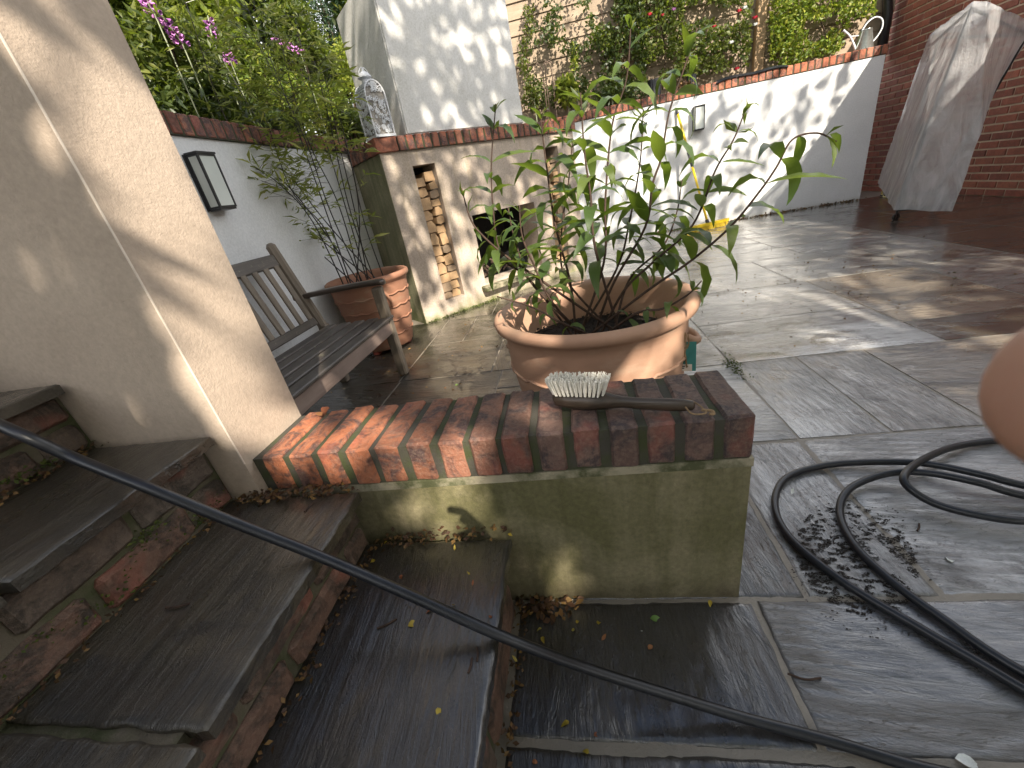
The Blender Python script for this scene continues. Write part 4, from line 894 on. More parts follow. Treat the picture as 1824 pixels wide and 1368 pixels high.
# ------------------------------------------------------------------ beds and fence
for (x0, x1, y0, y1, z) in ((-9, -2.155, .93, 7.06, 1.50), (-9, 3.955, 7.065, 12, 1.655), (-2.15, -.605, 5.2, 7.06, 1.44)):
    kind(MB().box(x0, x1, y0, y1, -.05, z).build('garden_bed', MATS['bed_soil']), 'structure')
FY = 7.7
fence = thing('fence', 'tan overlapping horizontal board fence behind the sunlit white wall', 'fence', (1.5, FY, 1.66))
FBD = {}
for (x0, x1) in ((-2.75, -.878), (-.872, 1.022), (1.028, 2.917), (2.923, 4.62)):
    for r in range(10):
        w = round(x1-x0-.004, 3)
        if w not in FBD:
            mb = MB(); mb.add([(-w/2, -.006, 0), (w/2, -.006, 0), (w/2, -.022, .0), (-w/2, -.022, .0), (-w/2, .008, .215), (w/2, .008, .215), (w/2, -.002, .215), (-w/2, -.002, .215)], [(0, 1, 5, 4), (1, 2, 6, 5), (2, 3, 7, 6), (3, 0, 4, 7), (4, 5, 6, 7), (0, 3, 2, 1)]); FBD[w] = mb.mesh('board')
        o = link('board', FBD[w], fence, MATS['fence_wood']); o.location = ((x0+x1)/2-1.5, random.uniform(-.002, .002), .02+r*.19); o.rotation_euler = (random.uniform(-.01, .01), random.uniform(-.003, .003), 0)
for x in (-.875, 1.025, 2.92): wbox('post', .125 if x > 2 else .085, .10, 2.1, (x, FY-.078, 1.64), 'post_wood', r=.006, par=fence, base=Vector((1.5, FY, 1.66)))

# ------------------------------------------------------------------ planting on the back wall
def ell(n, c, r, rng=RNG, shell=.35):
    v = rng.normal(size=(n, 3)); v /= np.linalg.norm(v, axis=1)[:, None]; q = rng.uniform(shell, 1, n)**.6; return np.asarray(c)+v*q[:, None]*np.asarray(r)
def inpix(n, u0, u1, v0, v1, y0, y1, fn=None, rng=RNG):
    out = []
    while len(out) < n:
        u, v = rng.uniform(u0, u1), rng.uniform(v0, v1)
        if fn and not fn(u, v): continue
        out.append(ony(u, v, rng.uniform(y0, y1)))
    return np.array(out)
nz = lambda u, v, s, k=0: mnoise.noise(Vector((u*s, v*s, k)))
def climber(name, label, cat, base, n, area, fn, mat, size, stems, y0, y1):
    t = thing(name, label, cat, base); P = inpix(n, *area, y0, y1, fn); leaf_cloud('foliage', P-np.array(base), size, mat, t, .55, .3); mb = MB()
    for s in stems: mb.tube(catmull([np.array(ony(u, v, y0+.5*(y1-y0)))-np.array(base) for u, v in s], 5), .007, 5)
    mb.build('stem', MATS['bark_brown'], t); return t
b0 = np.array((1.6, 7.5, 1.66))
rose = climber('climbing_rose', 'dense climbing rose with red blooms on the tan fence', 'rose', b0, 7500, (1060, 1380, -60, 150), lambda u, v: nz(u, v, .022)+.35*nz(u, v, .06, 3) > -.22+.5*max(0, (1140-u)/80)+.3*max(0, (u-1330)/50) and v < 170-(u-1050)*.19 and not 1336 < u < 1372, 'leaf_shrub', .055, [((1180, 160), (1185, 90), (1170, 20), (1150, -40)), ((1320, 130), (1318, 70), (1314, 10)), ((1210, 150), (1230, 80), (1260, 10)), ((1120, 170), (1110, 90), (1125, 10))], 7.35, 7.62)
for k, (u, v, c) in enumerate([(1157, 26, 'rose_red'), (1180, 27, 'rose_red'), (1224, 78, 'rose_red'), (1316, 20, 'rose_red'), (1344, 32, 'rose_red'), (1312, 123, 'rose_red'), (1272, 47, 'rose_red'), (1326, 14, 'petal_white'), (1200, 17, 'petal_pink'), (1302, 76, 'petal_white'), (1345, 44, 'petal_white')]):
    mb = MB(); s = random.uniform(.028, .04)
    for q in range(14):
        a = q*2.4; rr = s*(.35+.045*q); el = 1.2-.09*q; c_ = Vector((math.cos(a)*math.cos(el), math.sin(a)*math.cos(el), math.sin(el))); M = frame(c_, (0, 0, 1)); mb.add([M @ Vector(p) for p in ((rr*.3, 0, -rr*.4), (rr, -rr*.45, -.1*rr), (rr*1.05, 0, rr*.45), (rr, rr*.45, -.1*rr))], [(0, 1, 2, 3)])
    o = mb.build('bloom', MATS[c], rose, True); o.location = Vector(ony(u, v, 7.30))-Vector(b0)
b1 = np.array((3.6, 7.5, 1.66)); climber('climber', 'yellow-green climbing plant trailing over the fence near the watering can', 'climber', b1, 6000, (1372, 1560, -50, 130), lambda u, v: nz(u, v, .03, 7)+.4*nz(u, v, .08) > -.12+.6*max(0, (u-1490)/70)*(v > 30)+.5*max(0, (v-95)/40)-.3*(u < 1430) and v < 118-(u-1400)*.28, 'leaf_yellowgreen', .048, [((1460, 110), (1470, 60), (1440, 0)), ((1480, 100), (1510, 40), (1550, 15))], 7.3, 7.62)
b2 = np.array((.2, 7.5, 1.66)); climber('climber', 'thin green climber straggling up the fence beside the chimney', 'climber', b2, 620, (915, 975, 10, 190), lambda u, v: abs(u-(938+6*math.sin(v*.05))) < 7+18*max(0, nz(u, v, .03, 2)), 'leaf_shrub', .05, [((945, 195), (940, 120), (938, 50), (960, 5))], 7.35, 7.6)
b3 = np.array((.75, 7.35, 1.66)); climber('climber', 'dark leafy climber in the middle of the tan fence', 'climber', b3, 5200, (940, 1150, -40, 190), lambda u, v: nz(u, v, .02, 11)+.5*nz(u, v, .07, 4) > .16-.6*max(0, (u-1050)/80)-.15*(v > 120)+.2*max(0, (1000-u)/60), 'leaf_dark', .055, [((1075, 190), (1080, 100), (1070, 10)), ((1100, 185), (1095, 90), (1110, 0))], 7.3, 7.6)
def tuft(name, label, cat, u, v, y, n, r, size, mat, wr=.5):
    P0 = np.array(ony(u, v, y)); b = (P0[0], P0[1], 1.66); t = thing(name, label, cat, b); P = ell(n, P0-np.array(b), r, shell=.05); leaf_cloud('foliage', P, size, mat, t, wr, .5)
    MB().tube([(0, 0, -.01), (P0[0]-b[0], 0, P0[2]-b[2])], .008, 5).build('stem', MATS['stem_pale'], t); return t
tuft('lime_plant', 'bright lime-green leafy plant on the back wall by the iron spikes', 'plant', 1010, 160, 7.2, 420, (.16, .12, .20), .085, 'leaf_lime', .6)
tuft('leafy_plant', 'small green plant at the foot of the chimney on the back wall', 'plant', 950, 165, 7.2, 240, (.14, .1, .2), .07, 'leaf_shrub', .4)
tuft('pale_weed', 'thin upright weed standing in front of the bare fence boards', 'plant', 1022, 105, 7.4, 90, (.05, .05, .22), .07, 'leaf_lime', .4)
tuft('low_plant', 'dark low plants in front of the rose at the coping', 'plant', 1090, 165, 7.2, 500, (.40, .12, .12), .06, 'leaf_dark', .4)
tuft('orange_plant', 'small orange-yellow plant on the coping beside the black grow bag', 'plant', 1218, 150, 7.12, 140, (.13, .06, .05), .03, 'litter', .6)
P0 = ony(975, 200, 7.2); t = thing('iron_spikes', 'rusty curled iron plant supports against the fence', 'support', (P0[0], P0[1], 1.66))
for dx, s in ((0, -1), (.035, 1), (.13, -1)):
    MB().tube(catmull([(dx, 0, 0), (dx, 0, .6), (dx+.01*s, 0, .78), (dx+.06*s, 0, .86), (dx+.11*s, 0, .82)], 5), .008, 6).build('rod', MATS['rust_iron'], t)
P0 = ony(930, 190, 7.1); me = worn_box('garden_stone', .17, .14, .24, 4, 4, 4, .05, .02, 4, 9); o = link('garden_stone', me, None, MATS['grey_stone']); o.location = (P0[0], 7.2, 1.66); tag(o, 'rough grey stone at the chimney end of the back wall', 'stone')
for (u, v, w, h, lab) in ((1166, 165, .20, .36, 'black grow bag among the roses, nearer the chimney'), (1232, 150, .15, .32, 'narrow black plastic pot beside the roses, nearer the brick wall')):
    P0 = ony(u, v, 7.2); bm = bmesh.new(); bmesh.ops.create_cone(bm, cap_ends=True, segments=18, radius1=w/2, radius2=w/2*.86, depth=h); bmesh.ops.subdivide_edges(bm, edges=bm.edges[:], cuts=2)
    for q in bm.verts: q.co += mnoise.noise_vector(q.co*11)*.012
    me = bpy.data.meshes.new('grow_bag'); bm.to_mesh(me); bm.free(); o = link('grow_bag', me, None, MATS['rubber']); o.location = (P0[0], 7.22, 1.66+h/2+.0); tag(o, lab, 'grow bag')
# perforated black mat hanging over the coping
V = []; F = []; a = np.array(ony(1276, 141, 6.86)); b = np.array(ony(1405, 112, 6.86)); nu, nv = 34, 7
for j in range(nv+1):
    for i in range(nu+1):
        s = i/nu; P = a*(1-s)+b*s; P = np.array((P[0], 6.85+.045*j, 1.797+.012*math.sin(9*s)+.02*math.sin(s*3.1)*(j < 3)-(.03 if j == 0 else 0)+.03*s*(1-s))); V.append(P)
for j in range(nv):
    for i in range(nu):
        if j == 2 and i % 2: continue
        F.append((j*(nu+1)+i, j*(nu+1)+i+1, (j+1)*(nu+1)+i+1, (j+1)*(nu+1)+i))
o = MB().add(V, F).build('plastic_mat', MATS['rubber']); md = o.modifiers.new('thick', 'SOLIDIFY'); md.thickness = .006; tag(o, 'black perforated plastic mat lying along the brick coping', 'mat')

# ------------------------------------------------------------------ planting behind the left wall
def bush(name, label, cat, c, r, n, size, mat, wr=.4, zb=1.5, trunk='bark_brown', updir=.6, groups=26):
    b = np.array((c[0], c[1], zb)); t = thing(name, label, cat, b); cc = ell(groups, (0, 0, 0), np.array(r)*.82, shell=.2); per = n//groups; rr = np.array(r)*.34
    P = np.concatenate([ell(per, q, rr, shell=.1) for q in cc])+np.array(c)-b; leaf_cloud('crown', P, size, mat, t, wr, updir); mb = MB()
    for q in cc[::3]: mb.tube(catmull([(0, 0, -.01), (q[0]*.4, q[1]*.4, (c[2]-b[2]+q[2])*.5), tuple(q+np.array(c)-b)], 4), [.014]*8+[.006], 5)
    mb.build('trunk', MATS[trunk], t); return t
P = lambda u, v, x: np.array(onx(u, v, x))
bush('flowering_shrub', 'leafy shrub with purple flowers right beside the tall wall', 'shrub', P(300, 130, -2.55), (.42, .42, .52), 3800, .075, 'leaf_shrub', .3)
bush('leafy_shrub', 'bright yellow-green shrub in the bed above the shaded white wall', 'shrub', P(380, 60, -3.1), (.5, .6, .6), 4200, .09, 'leaf_lime', .5)
bush('leafy_shrub', 'dark green low shrub spilling over the left brick coping', 'shrub', P(350, 185, -2.4), (.28, .40, .20), 2600, .07, 'leaf_dark', .3)
bush('leafy_shrub', 'fine yellow-green shrub in the middle of the left bed', 'shrub', P(480, 150, -2.55), (.36, .5, .45), 3800, .06, 'leaf_yellowgreen', .25)
bush('leafy_shrub', 'wispy olive shrub beside the lantern and chimney', 'shrub', P(590, 190, -2.35), (.25, .34, .30), 2600, .055, 'leaf_yellowgreen', .25)
bush('leafy_shrub', 'mid green shrub standing behind the bamboo canes', 'shrub', P(520, 70, -3.0), (.45, .55, .5), 3600, .075, 'leaf_shrub', .35)
bush('leafy_shrub', 'light green bush near the chimney below the conifer', 'shrub', P(605, 120, -2.9), (.32, .45, .4), 2800, .065, 'leaf_lime', .35)
bush('leafy_shrub', 'tall dark bush at the back of the left bed', 'shrub', P(330, 20, -4.4), (.8, 1.0, 1.0), 4500, .11, 'leaf_shrub', .45)
bush('leafy_shrub', 'large shadowy bush behind the purple flowers', 'shrub', P(450, 40, -4.6), (.9, 1.0, 1.0), 4500, .11, 'leaf_dark', .45)
bush('conifer', 'blue-green feathery conifer behind the chimney', 'conifer', P(560, 20, -4.0), (.6, .7, 1.0), 9000, .06, 'leaf_conifer', .25, 1.5, 'bark_tree', -.2, 60)
bush('conifer', 'dense green conifer filling the corner beside the chimney top', 'conifer', P(605, 40, -3.5), (.40, .7, .9), 6000, .055, 'leaf_conifer', .25, 1.5, 'bark_tree', -.2, 50)
bush('leafy_shrub', 'deep green undergrowth along the back of the left coping', 'shrub', P(440, 215, -2.55), (.22, .9, .16), 3600, .06, 'leaf_dark', .35)
bush('leafy_shrub', 'mixed green foliage between the purple flowers and the bamboo', 'shrub', P(420, 130, -2.75), (.35, .5, .4), 3800, .075, 'leaf_shrub', .35)
bush('leafy_shrub', 'small dark plant low beside the lantern on the left coping', 'shrub', P(628, 222, -2.3), (.16, .5, .16), 2200, .06, 'leaf_dark', .35)
bush('leafy_shrub', 'dense dark plant filling the corner behind the lantern', 'shrub', P(600, 205, -2.7), (.3, .6, .32), 4200, .07, 'leaf_dark', .4)
bush('leafy_shrub', 'shadowed foliage behind the wispy olive shrub', 'shrub', P(560, 150, -3.3), (.45, .6, .6), 3800, .08, 'leaf_dark', .4)
hd = thing('hedge', 'dark hedge closing the garden behind the left bed', 'hedge', (-6, 6, 1.48)); leaf_cloud('foliage', RNG.uniform((-2.5, -5.2, 0), (1.2, 5.5, 3.2), (15000, 3))*1.0+np.array((0, 0, 0)), .16, 'leaf_dark', hd, .6, .3)
mb = MB(); mb.box(-1.0, -.9, -5, 5, 0, 3.0); mb.build('panel', MATS['fence_dark'], hd)
def big_tree(label, foot, c, r, n, size, mat, seed):
    rng = np.random.default_rng(seed); b = np.array(foot); t = thing('garden_tree', label, 'tree', foot, 0, 'tall trees behind the left bed'); cc = ell(45, (0, 0, 0), np.array(r)*.8, rng, .2)
    Q = np.concatenate([ell(n//45, q, np.array(r)*.32, rng, .1) for q in cc])+np.array(c)-b; leaf_cloud('crown', Q, size, mat, t, .55, .3, rng); mb = MB(); top = np.array(c)-b
    mb.tube(catmull([(0, 0, -.1), tuple(top*.4+np.array((.05, 0, 0))), tuple(top)], 5), [.16-.009*i for i in range(11)], 8)
    for q in cc[::3]: mb.tube(catmull([tuple(top*.55), tuple(top*.7+q*.4), tuple(top+q)], 4), [.04, .036, .032, .028, .024, .02, .016, .012, .008], 5)
    mb.build('trunk', MATS['bark_tree'], t)
big_tree('tall leafy tree rising behind the left bed beside the tall wall', (-4.6, 2.6, 1.48), (-4.3, 3.0, 5.0), (1.9, 1.9, 2.3), 7000, .17, 'leaf_shrub', 31)
big_tree('tall dark tree rising behind the left bed in the middle', (-5.4, 6.4, 1.48), (-5.0, 6.4, 5.2), (2.2, 2.0, 2.6), 7500, .18, 'leaf_dark', 32)
big_tree('tall green tree rising behind the chimney', (-2.6, 8.8, 1.64), (-2.4, 8.7, 5.2), (1.9, 1.4, 2.4), 7000, .17, 'leaf_shrub', 33)
big_tree('tall tree overhanging the tall wall from the left', (-4.2, -.6, 0), (-3.9, .2, 5.2), (1.9, 1.8, 1.8), 7500, .17, 'leaf_dark', 34)
# purple flower spikes
for k, (u0, v0, u1, v1) in enumerate([(255, -6, 274, 22), (288, 28, 325, 78), (370, 28, 378, 68), (402, 88, 411, 110), (488, 66, 534, 90)]):
    a = Vector(onx(u1, v1, -2.25)); b = Vector(onx(u0, v0, -2.25)); base = Vector((a.x, a.y, 1.5)); t = thing('flower_spike', ['purple flower spike at the very top beside the tall wall', 'large purple flower spike left of the pale cane', 'upright purple flower spike in the lime shrub', 'smallest purple flower spike, below the others', 'pink-purple flower cluster nearest the conifer'][k], 'flower', base, 0, 'purple flower spikes')
    MB().tube([(0, 0, 0), a-base, b-base], .004, 5).build('stalk', MATS['stem_pale'], t); n = 26 if k in (1, 4) else 15
    for i in range(n):
        s = i/n; c = a.lerp(b, s)-base; an = i*2.4; rr = .022*(1-.5*s); d = Vector((math.cos(an), math.sin(an), -.5)); mb = MB(); M = Matrix.Translation(c+Vector((math.cos(an)*rr, math.sin(an)*rr, 0))) @ frame(d)
        for q in range(6):
            th = 2*math.pi*q/6; th2 = th+math.pi/3; mb.add([M @ Vector(p) for p in ((0, 0, 0), (.02, .011*math.cos(th), .011*math.sin(th)), (.024, .013*math.cos((th+th2)/2), .013*math.sin((th+th2)/2)), (.02, .011*math.cos(th2), .011*math.sin(th2)))], [(0, 1, 2, 3)])
        mb.build('blossom', MATS['petal_pink' if i % 3 else 'petal_dark'], t, True)
t = thing('garden_cane', 'pale thin cane standing in the left bed below the flowers', 'cane', onx(378, 165, -2.3)); MB().tube([(0, 0, -.2), (-.02, -.02, .28)], .006, 6).build('rod', MATS['cream_card'], t)

# ------------------------------------------------------------------ fallen leaves, moss, crumbs
LL = [leaf_mesh('fallen_leaf', .5, .5, .3, .4, 5), leaf_mesh('fallen_leaf', .38, -.6, .3, .3, 5), leaf_mesh('fallen_leaf', .6, .9, .2, .5, 5)]
LMAT = {}
for i, me in enumerate(LL):
    for mt in ('litter_yellow', 'litter_brown', 'litter_green', 'petal_white'): c = me.copy(); c.materials.clear(); c.materials.append(MATS[mt]); LMAT[i, mt] = c
def fleaf(P, size, mt, label, group=None, name='fallen_leaf'):
    o = link(name, LMAT[random.randrange(3), mt]); o.location = (P[0], P[1], P[2]+.003); o.rotation_euler = (random.uniform(-.25, .25), random.uniform(-.3, .1), random.uniform(0, 6.28)); o.scale = (size,)*3; return tag(o, label, 'leaf', group)
fleaf(onz(462, 868, .432), .032, 'litter_yellow', 'yellow leaf lying on the second step below the tall wall'); fleaf(onz(208, 775, .622), .032, 'litter_green', 'green leaf lying on the third step at the tall wall')
fleaf(onz(665, 1003, .265), .034, 'litter_yellow', 'bigger yellow leaf on the lowest step near its riser'); fleaf(onz(580, 738, .533), .045, 'litter_brown', 'curled orange-brown leaf on the left bricks of the low wall')
fleaf(onz(574, 742, .536), .035, 'litter_brown', 'crumpled brown leaf beside the curled orange leaf on the low wall'); fleaf(onz(727, 1117, .265), .024, 'litter_yellow', 'pale yellow leaf on the lowest step under the hose')
fleaf(onz(1158, 1103), .030, 'litter_green', 'green leaf on the dark slab below the low wall'); fleaf(onz(1410, 882), .024, 'petal_white', 'white petal inside the largest hose loop', None, 'fallen_petal'); fleaf(onz(1695, 1003), .026, 'petal_white', 'white petal below the hose coil', None, 'fallen_petal')
fleaf(onz(1700, 1352), .036, 'petal_white', 'white petal at the bottom edge beside the stretched hose', None, 'fallen_petal'); fleaf(onz(812, 688, 0), .03, 'litter_green', 'small green leaf on the shaded paving between bench and wide pot')
fleaf(onz(1145, 1125), .012, 'petal_white', 'tiny white petal on the dark slab below the low wall', None, 'fallen_petal')
for (u, v) in [(965, 1120), (1022, 1120), (1028, 1112), (1066, 1114), (966, 1135), (1072, 1142), (1155, 1158), (1014, 1286), (1058, 1312), (1050, 1342), (948, 1358), (922, 1180), (1265, 1070), (1040, 1048)]: fleaf(onz(u, v), random.uniform(.012, .022), 'litter_yellow' if random.random() < .7 else 'litter_brown', 'small fallen leaf on the dark slabs below the low wall', 'small leaves below the low wall')
for (u, v) in [(810, 1078), (875, 1103), (770, 1087), (810, 982), (838, 1025), (780, 1262), (842, 1045), (716, 1025), (905, 952), (690, 965)]: fleaf(onz(u, v, .265), random.uniform(.010, .018), random.choice(['litter_yellow', 'litter_brown']), 'small fallen leaf or scrap on the lowest step', 'small leaves on the lowest step')
def twig(P, L, label, bend=.3):
    a = random.uniform(0, 6.28); d = np.array((math.cos(a), math.sin(a), 0)); e = np.array((-d[1], d[0], 0)); P = np.array(P)+np.array((0, 0, .003)); pts = [P-d*L/2, P+e*L*bend*.2, P+d*L/2]; o = MB().tube(catmull(pts, 4), .0022, 5).build('fallen_twig', MATS['bark_brown']); return tag(o, label, 'twig', 'fallen twigs')
twig(onz(318, 1080, .432), .045, 'short dark twig lying on the second step'); twig(onz(690, 1112, .265), .04, 'bent dark twig on the lowest step near its riser'); twig(onz(838, 1187, .265), .025, 'straight reddish twig on the lowest step near its edge'); twig(onz(850, 1167, .265), .025, 'tiny black twig on the lowest step under the hose'); twig(onz(552, 905, .432), .03, 'small twig near the upper edge of the second step')
twig(onz(1432, 1205), .06, 'dark seed twig lying on the slab joint right of the low wall', .6); twig(onz(1635, 940), .03, 'small twig on the wet slab inside the hose coil')
rl2 = np.random.default_rng(3)
def litter(label, pts, n, sx, sy, size=.014, mat='litter', name='leaf_litter'):
    b = np.array(pts[0]); Q = []
    for _ in range(n):
        k = rl2.integers(0, len(pts)-1); s = rl2.random(); p = np.array(pts[k])*(1-s)+np.array(pts[k+1])*s; Q.append(p+np.array((rl2.normal()*sx, rl2.normal()*sy, abs(rl2.normal())*.006+.002)))
    D = rl2.normal(size=(n, 3)); D[:, 2] *= .35; o = leaf_cloud(name, np.array(Q), size, mat, None, .6, 1.2, rl2, D); kind(o, 'stuff'); return tag(o, label, 'moss' if mat == 'moss' else 'litter')
litter('brown leaf litter in the corner where the low wall meets the second step', [(-.85, .68, .435), (-.72, .69, .435), (-.58, .69, .435)], 230, .03, .012)
litter('brown and yellow leaf litter at the back of the lowest step', [(-.55, .68, .268), (-.40, .695, .268), (-.24, .70, .268)], 130, .03, .012)
litter('wet fallen leaves piled in the corner at the foot of the steps', [(-.22, .695, .003), (-.10, .69, .003)], 110, .03, .018, .022)
litter('thin line of leaf crumbs along the base of the first riser', [(-.225, .68, .002), (-.228, .30, .002)], 110, .008, .02, .012)
litter('thin line of leaf crumbs along the back of the lowest step', [(-.56, .66, .268), (-.565, .20, .268)], 130, .010, .02, .012)
litter('orange leaf crumbs along the back of the second step', [(-.875, .66, .435), (-.875, .10, .435)], 110, .008, .02, .010)
litter('orange leaf crumbs on the third step below the tall wall', [(-1.16, .685, .625), (-1.16, .40, .625)], 140, .012, .02, .012)
litter('dry leaf debris along the foot of the sunlit white wall', [(1.2, 6.84, .002), (4.1, 6.84, .002)], 900, .05, .03, .03)
litter('scattered brown scraps on the paving near the bench', [(-1.6, 2.9, .003), (-1.0, 2.3, .003), (-.5, 2.9, .003), (-.7, 3.7, .003)], 120, .25, .25, .02)
litter('scattered crumbs over the wet patio right of the pot', [(1.0, 3.2, .003), (2.2, 3.6, .003), (1.6, 2.6, .003)], 160, .5, .4, .018)
litter('green moss in the joints of the second riser', [(-.888, .64, .47), (-.889, .60, .44), (-.888, .50, .52), (-.889, .42, .44), (-.889, .30, .50), (-.889, .1, .44)], 500, .004, .02, .008, 'moss', 'moss')
litter('green moss along the top of the third riser', [(-1.18, .60, .63), (-1.18, .42, .66), (-1.18, .30, .63)], 700, .008, .03, .010, 'moss', 'moss')
litter('green moss along the paving joint right of the pot', [(.745, 2.1, .0), (.75, 1.9, .0)], 200, .02, .05, .012, 'moss', 'moss')
litter('green moss at the foot of the fireplace below the logs', [(-1.40, 3.57, .005), (-1.05, 3.91, .005), (-.80, 4.15, .005)], 900, .03, .03, .014, 'moss', 'moss')
# spilled compost inside the hose coil
mb = MB(); c0 = np.array(onz(1520, 985)); e1 = np.array(onz(1625, 1062))-c0; e2 = np.array(onz(1570, 920))-c0
for k in range(22000):
    a = random.uniform(0, 6.28); r = math.sqrt(random.random())*(1 if random.random() < .85 else 1.3); p = c0+e1*r*math.cos(a)+e2*r*math.sin(a)
    if mnoise.noise(Vector((p[0]*45+p[1]*20, p[1]*95, 0)))+.25*mnoise.noise(Vector((p[0]*9, p[1]*9, 4))) < .02+.25*max(0, r-.75): continue
    s = random.uniform(.0011, .0030); mb.add([(p[0]+random.uniform(-s, s)*1.6, p[1]+random.uniform(-s, s), .0012+random.uniform(0, s*.4)) for _ in range(4)], [(0, 1, 2), (0, 2, 3), (0, 3, 1), (1, 3, 2)])
tag(kind(mb.build('spilled_compost', MATS['soil']), 'stuff'), 'patch of black compost crumbs spilled under the hose loops', 'compost')

# ------------------------------------------------------------------ trees behind the photographer (they cast the dappled shade)
SPOTS = []   # gaps in the leaves: (point that the sun reaches, radius)
for p, r in [((-.81, .80, .70), .09), ((-.81, .86, .86), .07), ((-.81, .80, 1.02), .075), ((-.81, .86, 1.16), .06), ((-.81, .76, 1.30), .06), ((-.72, .76, .53), .085), ((-.60, .73, .53), .06), ((-.41, .713, .37), .085), ((-.31, .713, .33), .06), ((-.27, .713, .44), .05), ((-.45, .713, .29), .05),
             ((-.13, .713, .05), .08), ((-.05, .713, .17), .04), ((-1.22, .5, .62), .04), ((-1.05, .66, .62), .05),
             ((.22, 1.16, .45), .09), ((.32, 1.28, .55), .08), ((-.05, 1.12, .45), .06), ((-.25, 1.5, .5), .10), ((.1, 1.4, .9), .13), ((-.1, 1.4, 1.0), .12), ((.3, 1.45, 1.1), .13), ((.15, 1.5, 1.3), .12), ((-.3, 1.4, .8), .10), ((.55, 1.35, 1.1), .12),
             ((-.75, 2.0, 0), .12), ((-.62, 1.9, 0), .07), ((-1.3, 2.95, .5), .12), ((-1.25, 3.0, .3), .08), ((-.9, 2.9, 0), .10), ((1.3, 2.2, 0), .12), ((1.7, 2.5, 0), .15), ((2.0, 3.1, 0), .18), ((1.5, 2.9, 0), .14)]:
    SPOTS.append((np.array(p, float), r))
def shade_tree(name, label, foot, zone, n_clump, per, t0, t1, leaf, clump_r, keep_spots, seed):
    rng = np.random.default_rng(seed); T = rng.uniform(zone[0], zone[1], (n_clump, 3)); cc = T+SUN*rng.uniform(t0, t1, n_clump)[:, None]
    P = np.concatenate([c+rng.normal(size=(per, 3))*clump_r for c in cc])
    for p, r in keep_spots:
        w = P-p; d = np.linalg.norm(w-np.outer(w@SUN, SUN), axis=1); P = P[d > r+leaf*.38]
    keep = []                                                      # thin the crown where the sun reaches the tall wall and the left bricks
    for q in P:
        k = (q[1]-.695)/SUN[1]; h1 = q-SUN*k; k = (q[0]+.81)/SUN[0]; h2 = q-SUN*k; k = (q[2]-.53)/SUN[2]; h3 = q-SUN*k; ok = True
        if -2.2 < h1[0] < -.78 and .6 < h1[2] < 1.9: ok = mnoise.noise(Vector((h1[0]*8.0, h1[2]*8.0, 3.1)))+.6*mnoise.noise(Vector((h1[0]*18, h1[2]*18, 1.1))) > .10
        if .62 < h2[1] < 1.0 and .5 < h2[2] < 2.2: ok = mnoise.noise(Vector((h2[1]*1.5+h2[2]*1.2, h2[2]*8.0+h2[1]*6, 8.4))) > .34
        if -.85 < h3[0] < -.42 and .66 < h3[1] < .98: ok = False
        if -.42 < h3[0] < .4 and .66 < h3[1] < .98: ok = ok and mnoise.noise(Vector((h3[0]*7, h3[1]*7, 1.4))) > -.18
        k = (q[1]-1.42)/SUN[1]; h4 = q-SUN*k
        if -.6 < h4[0] < 1.0 and .5 < h4[2] < 1.7: ok = ok and mnoise.noise(Vector((h4[0]*5, h4[2]*5, 6.4))) > .12
        if ok: keep.append(q)
    P = np.array(keep)
    t = thing(name, label, 'tree', foot); f = np.array(foot); leaf_cloud('crown', P-f, leaf, 'leaf_tree', t, .7, .2, rng); mb = MB(); top = cc.mean(0)*.75+f*.25-f
    mb.tube(catmull([(0, 0, -.1), (0.05, .03, top[2]*.35), tuple(top*.75), tuple(top)], 5), [.14-.0075*i for i in range(16)], 10)
    for c in cc[::5]:
        q = c-f; m = top*.7+(q-top*.7)*.45+rng.normal(size=3)*.12; L_ = np.array(catmull([top*.62, m, q], 5))
        mb.tube(L_, [.013*(1-.07*i) for i in range(len(L_))], 5)
    mb.build('trunk', MATS['bark_tree'], t); return t
shade_tree('broad_tree', 'dense broad-leaved tree behind the photographer shading the steps', (1.0, -5.7, 0), ((-2.4, -.9, 0), (1.7, 2.0, 1.5)), 210, 95, 5.2, 7.6, .15, .22, SPOTS, 1)
shade_tree('broad_tree', 'second broad-leaved tree behind the photographer shading the bench', (.9, -4.6, 0), ((-2.1, 1.4, .1), (-1.75, 3.7, 1.45)), 66, 90, 5.0, 7.0, .16, .22, SPOTS, 4)
shade_tree('broad_tree', 'third broad-leaved tree near the house shading the wet patio', (4.0, -3.6, 0), ((.9, .6, 0), (3.3, 4.6, .3)), 36, 70, 5.5, 7.5, .16, .24, SPOTS, 5)
shade_tree('light_tree', 'open-crowned tree behind the photographer dappling the far walls', (3.3, -1.9, 0), ((-2.2, 2.2, .2), (3.8, 7.6, 2.6)), 140, 36, 7.5, 10.5, .17, .28, SPOTS, 2)

def sky_block_hedge(label, x0, x1, y0, y1, h, n, seed):  # added hedge, out of view, that cuts off the low sky light
    rng = np.random.default_rng(seed); b = np.array(((x0+x1)/2, (y0+y1)/2, 0)); t = thing('hedge', label, 'hedge', b); Q = rng.uniform((x0, y0, .02), (x1, y1, h), (n, 3)); Q[:, 2] += .35*np.array([mnoise.noise(Vector((q[0]*1.3, q[1], seed))) for q in Q])*(Q[:, 2]/h)
    leaf_cloud('foliage', Q-b, .2, 'leaf_dark', t, .6, .3, rng); mb = MB()
    for x in np.arange(x0+.3, x1, .6): mb.tube([(x-b[0], 0, -.05), (x-b[0]+.1, .1, h*.6), (x-b[0]-.1, 0, h*.9)], [.05, .035, .01], 6)
    mb.build('trunk', MATS['bark_tree'], t)
sky_block_hedge('unseen tall hedge added behind the photographer to block low sky', -8, 4.4, -5.6, -4.4, 3.7, 9000, 41)
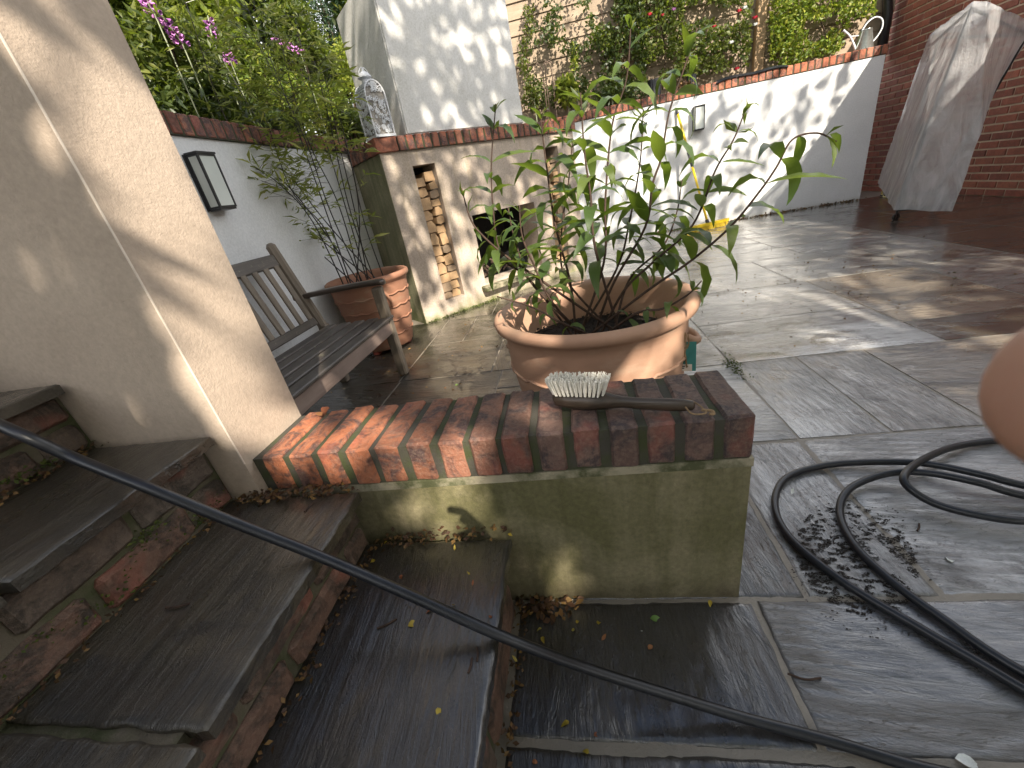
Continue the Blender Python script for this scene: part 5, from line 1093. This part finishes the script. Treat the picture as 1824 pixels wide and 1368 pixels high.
sky_block_hedge('unseen tall hedge added at the far left to block low sky', -8.2, -7.0, -4.4, 2.0, 3.9, 5000, 42)

# ------------------------------------------------------------------ the photographer's fingertip, caught by the wide lens
def cp(px, py, d): return CAM + (RIGHT*(px-912.0) - UP*(py-684.0) + FWD*F_PX)*(d/F_PX)
me = bpy.data.meshes.new('person'); V = []; E = []; RAD = []
def chain(pts, rs, root=None):
    prev = root
    for p, r in zip(pts, rs):
        V.append(tuple(p)); RAD.append(r); i = len(V)-1
        if prev is not None: E.append((prev, i))
        prev = i
    return prev
D0 = .037; tip = cp(1812, 692, D0); ax_ = RIGHT*.96-UP*.10-FWD*.20; ax_ /= np.linalg.norm(ax_)
wr = tip+ax_*.105-FWD*.03-UP*.05; palm = tip+ax_*.085-FWD*.022-UP*.03
V.append(tuple(palm)); RAD.append(.019)                         # palm is the root
chain([tip+ax_*.060-FWD*.010-UP*.008, tip+ax_*.040, tip+ax_*.018, tip+ax_*.006, tip], [.0105, .0098, .0095, .0092, .0075], 0)
for k, (du, ln) in enumerate(((-.022, .055), (-.042, .052), (-.060, .042))):
    b = palm+UP*(du+.01)-ax_*.012; chain([b-ax_*ln*.3-FWD*.010, b-ax_*ln*.55-FWD*.026, b-ax_*ln*.35-FWD*.042], [.0095, .009, .008], 0)
chain([palm+UP*.018-FWD*.018, palm+UP*.030-FWD*.03-ax_*.02, palm+UP*.034-FWD*.036-ax_*.040], [.012, .010, .009], 0)
chain([wr+ax_*.01-FWD*.015, wr+ax_*.08-FWD*.05-UP*.03, wr+ax_*.20-FWD*.12-UP*.08], [.022, .027, .034], 0)
me.from_pydata(V, E, []); hand = link('person', me, None, MATS['skin'])
sk_ = hand.modifiers.new('skin', 'SKIN'); sk_.use_smooth_shade = True
me.materials.clear(); me.materials.append(MATS['skin'])
if not me.skin_vertices: 
    bm = bmesh.new(); bm.from_mesh(me); bm.verts.layers.skin.verify(); bm.to_mesh(me); bm.free()
for i, r in enumerate(RAD): me.skin_vertices[0].data[i].radius = (r, r); me.skin_vertices[0].data[i].use_root = (i == 0)
ss = hand.modifiers.new('sub', 'SUBSURF'); ss.levels = 2; ss.render_levels = 2
tag(hand, 'blurred bare fingertip of the photographer at the right edge', 'hand')
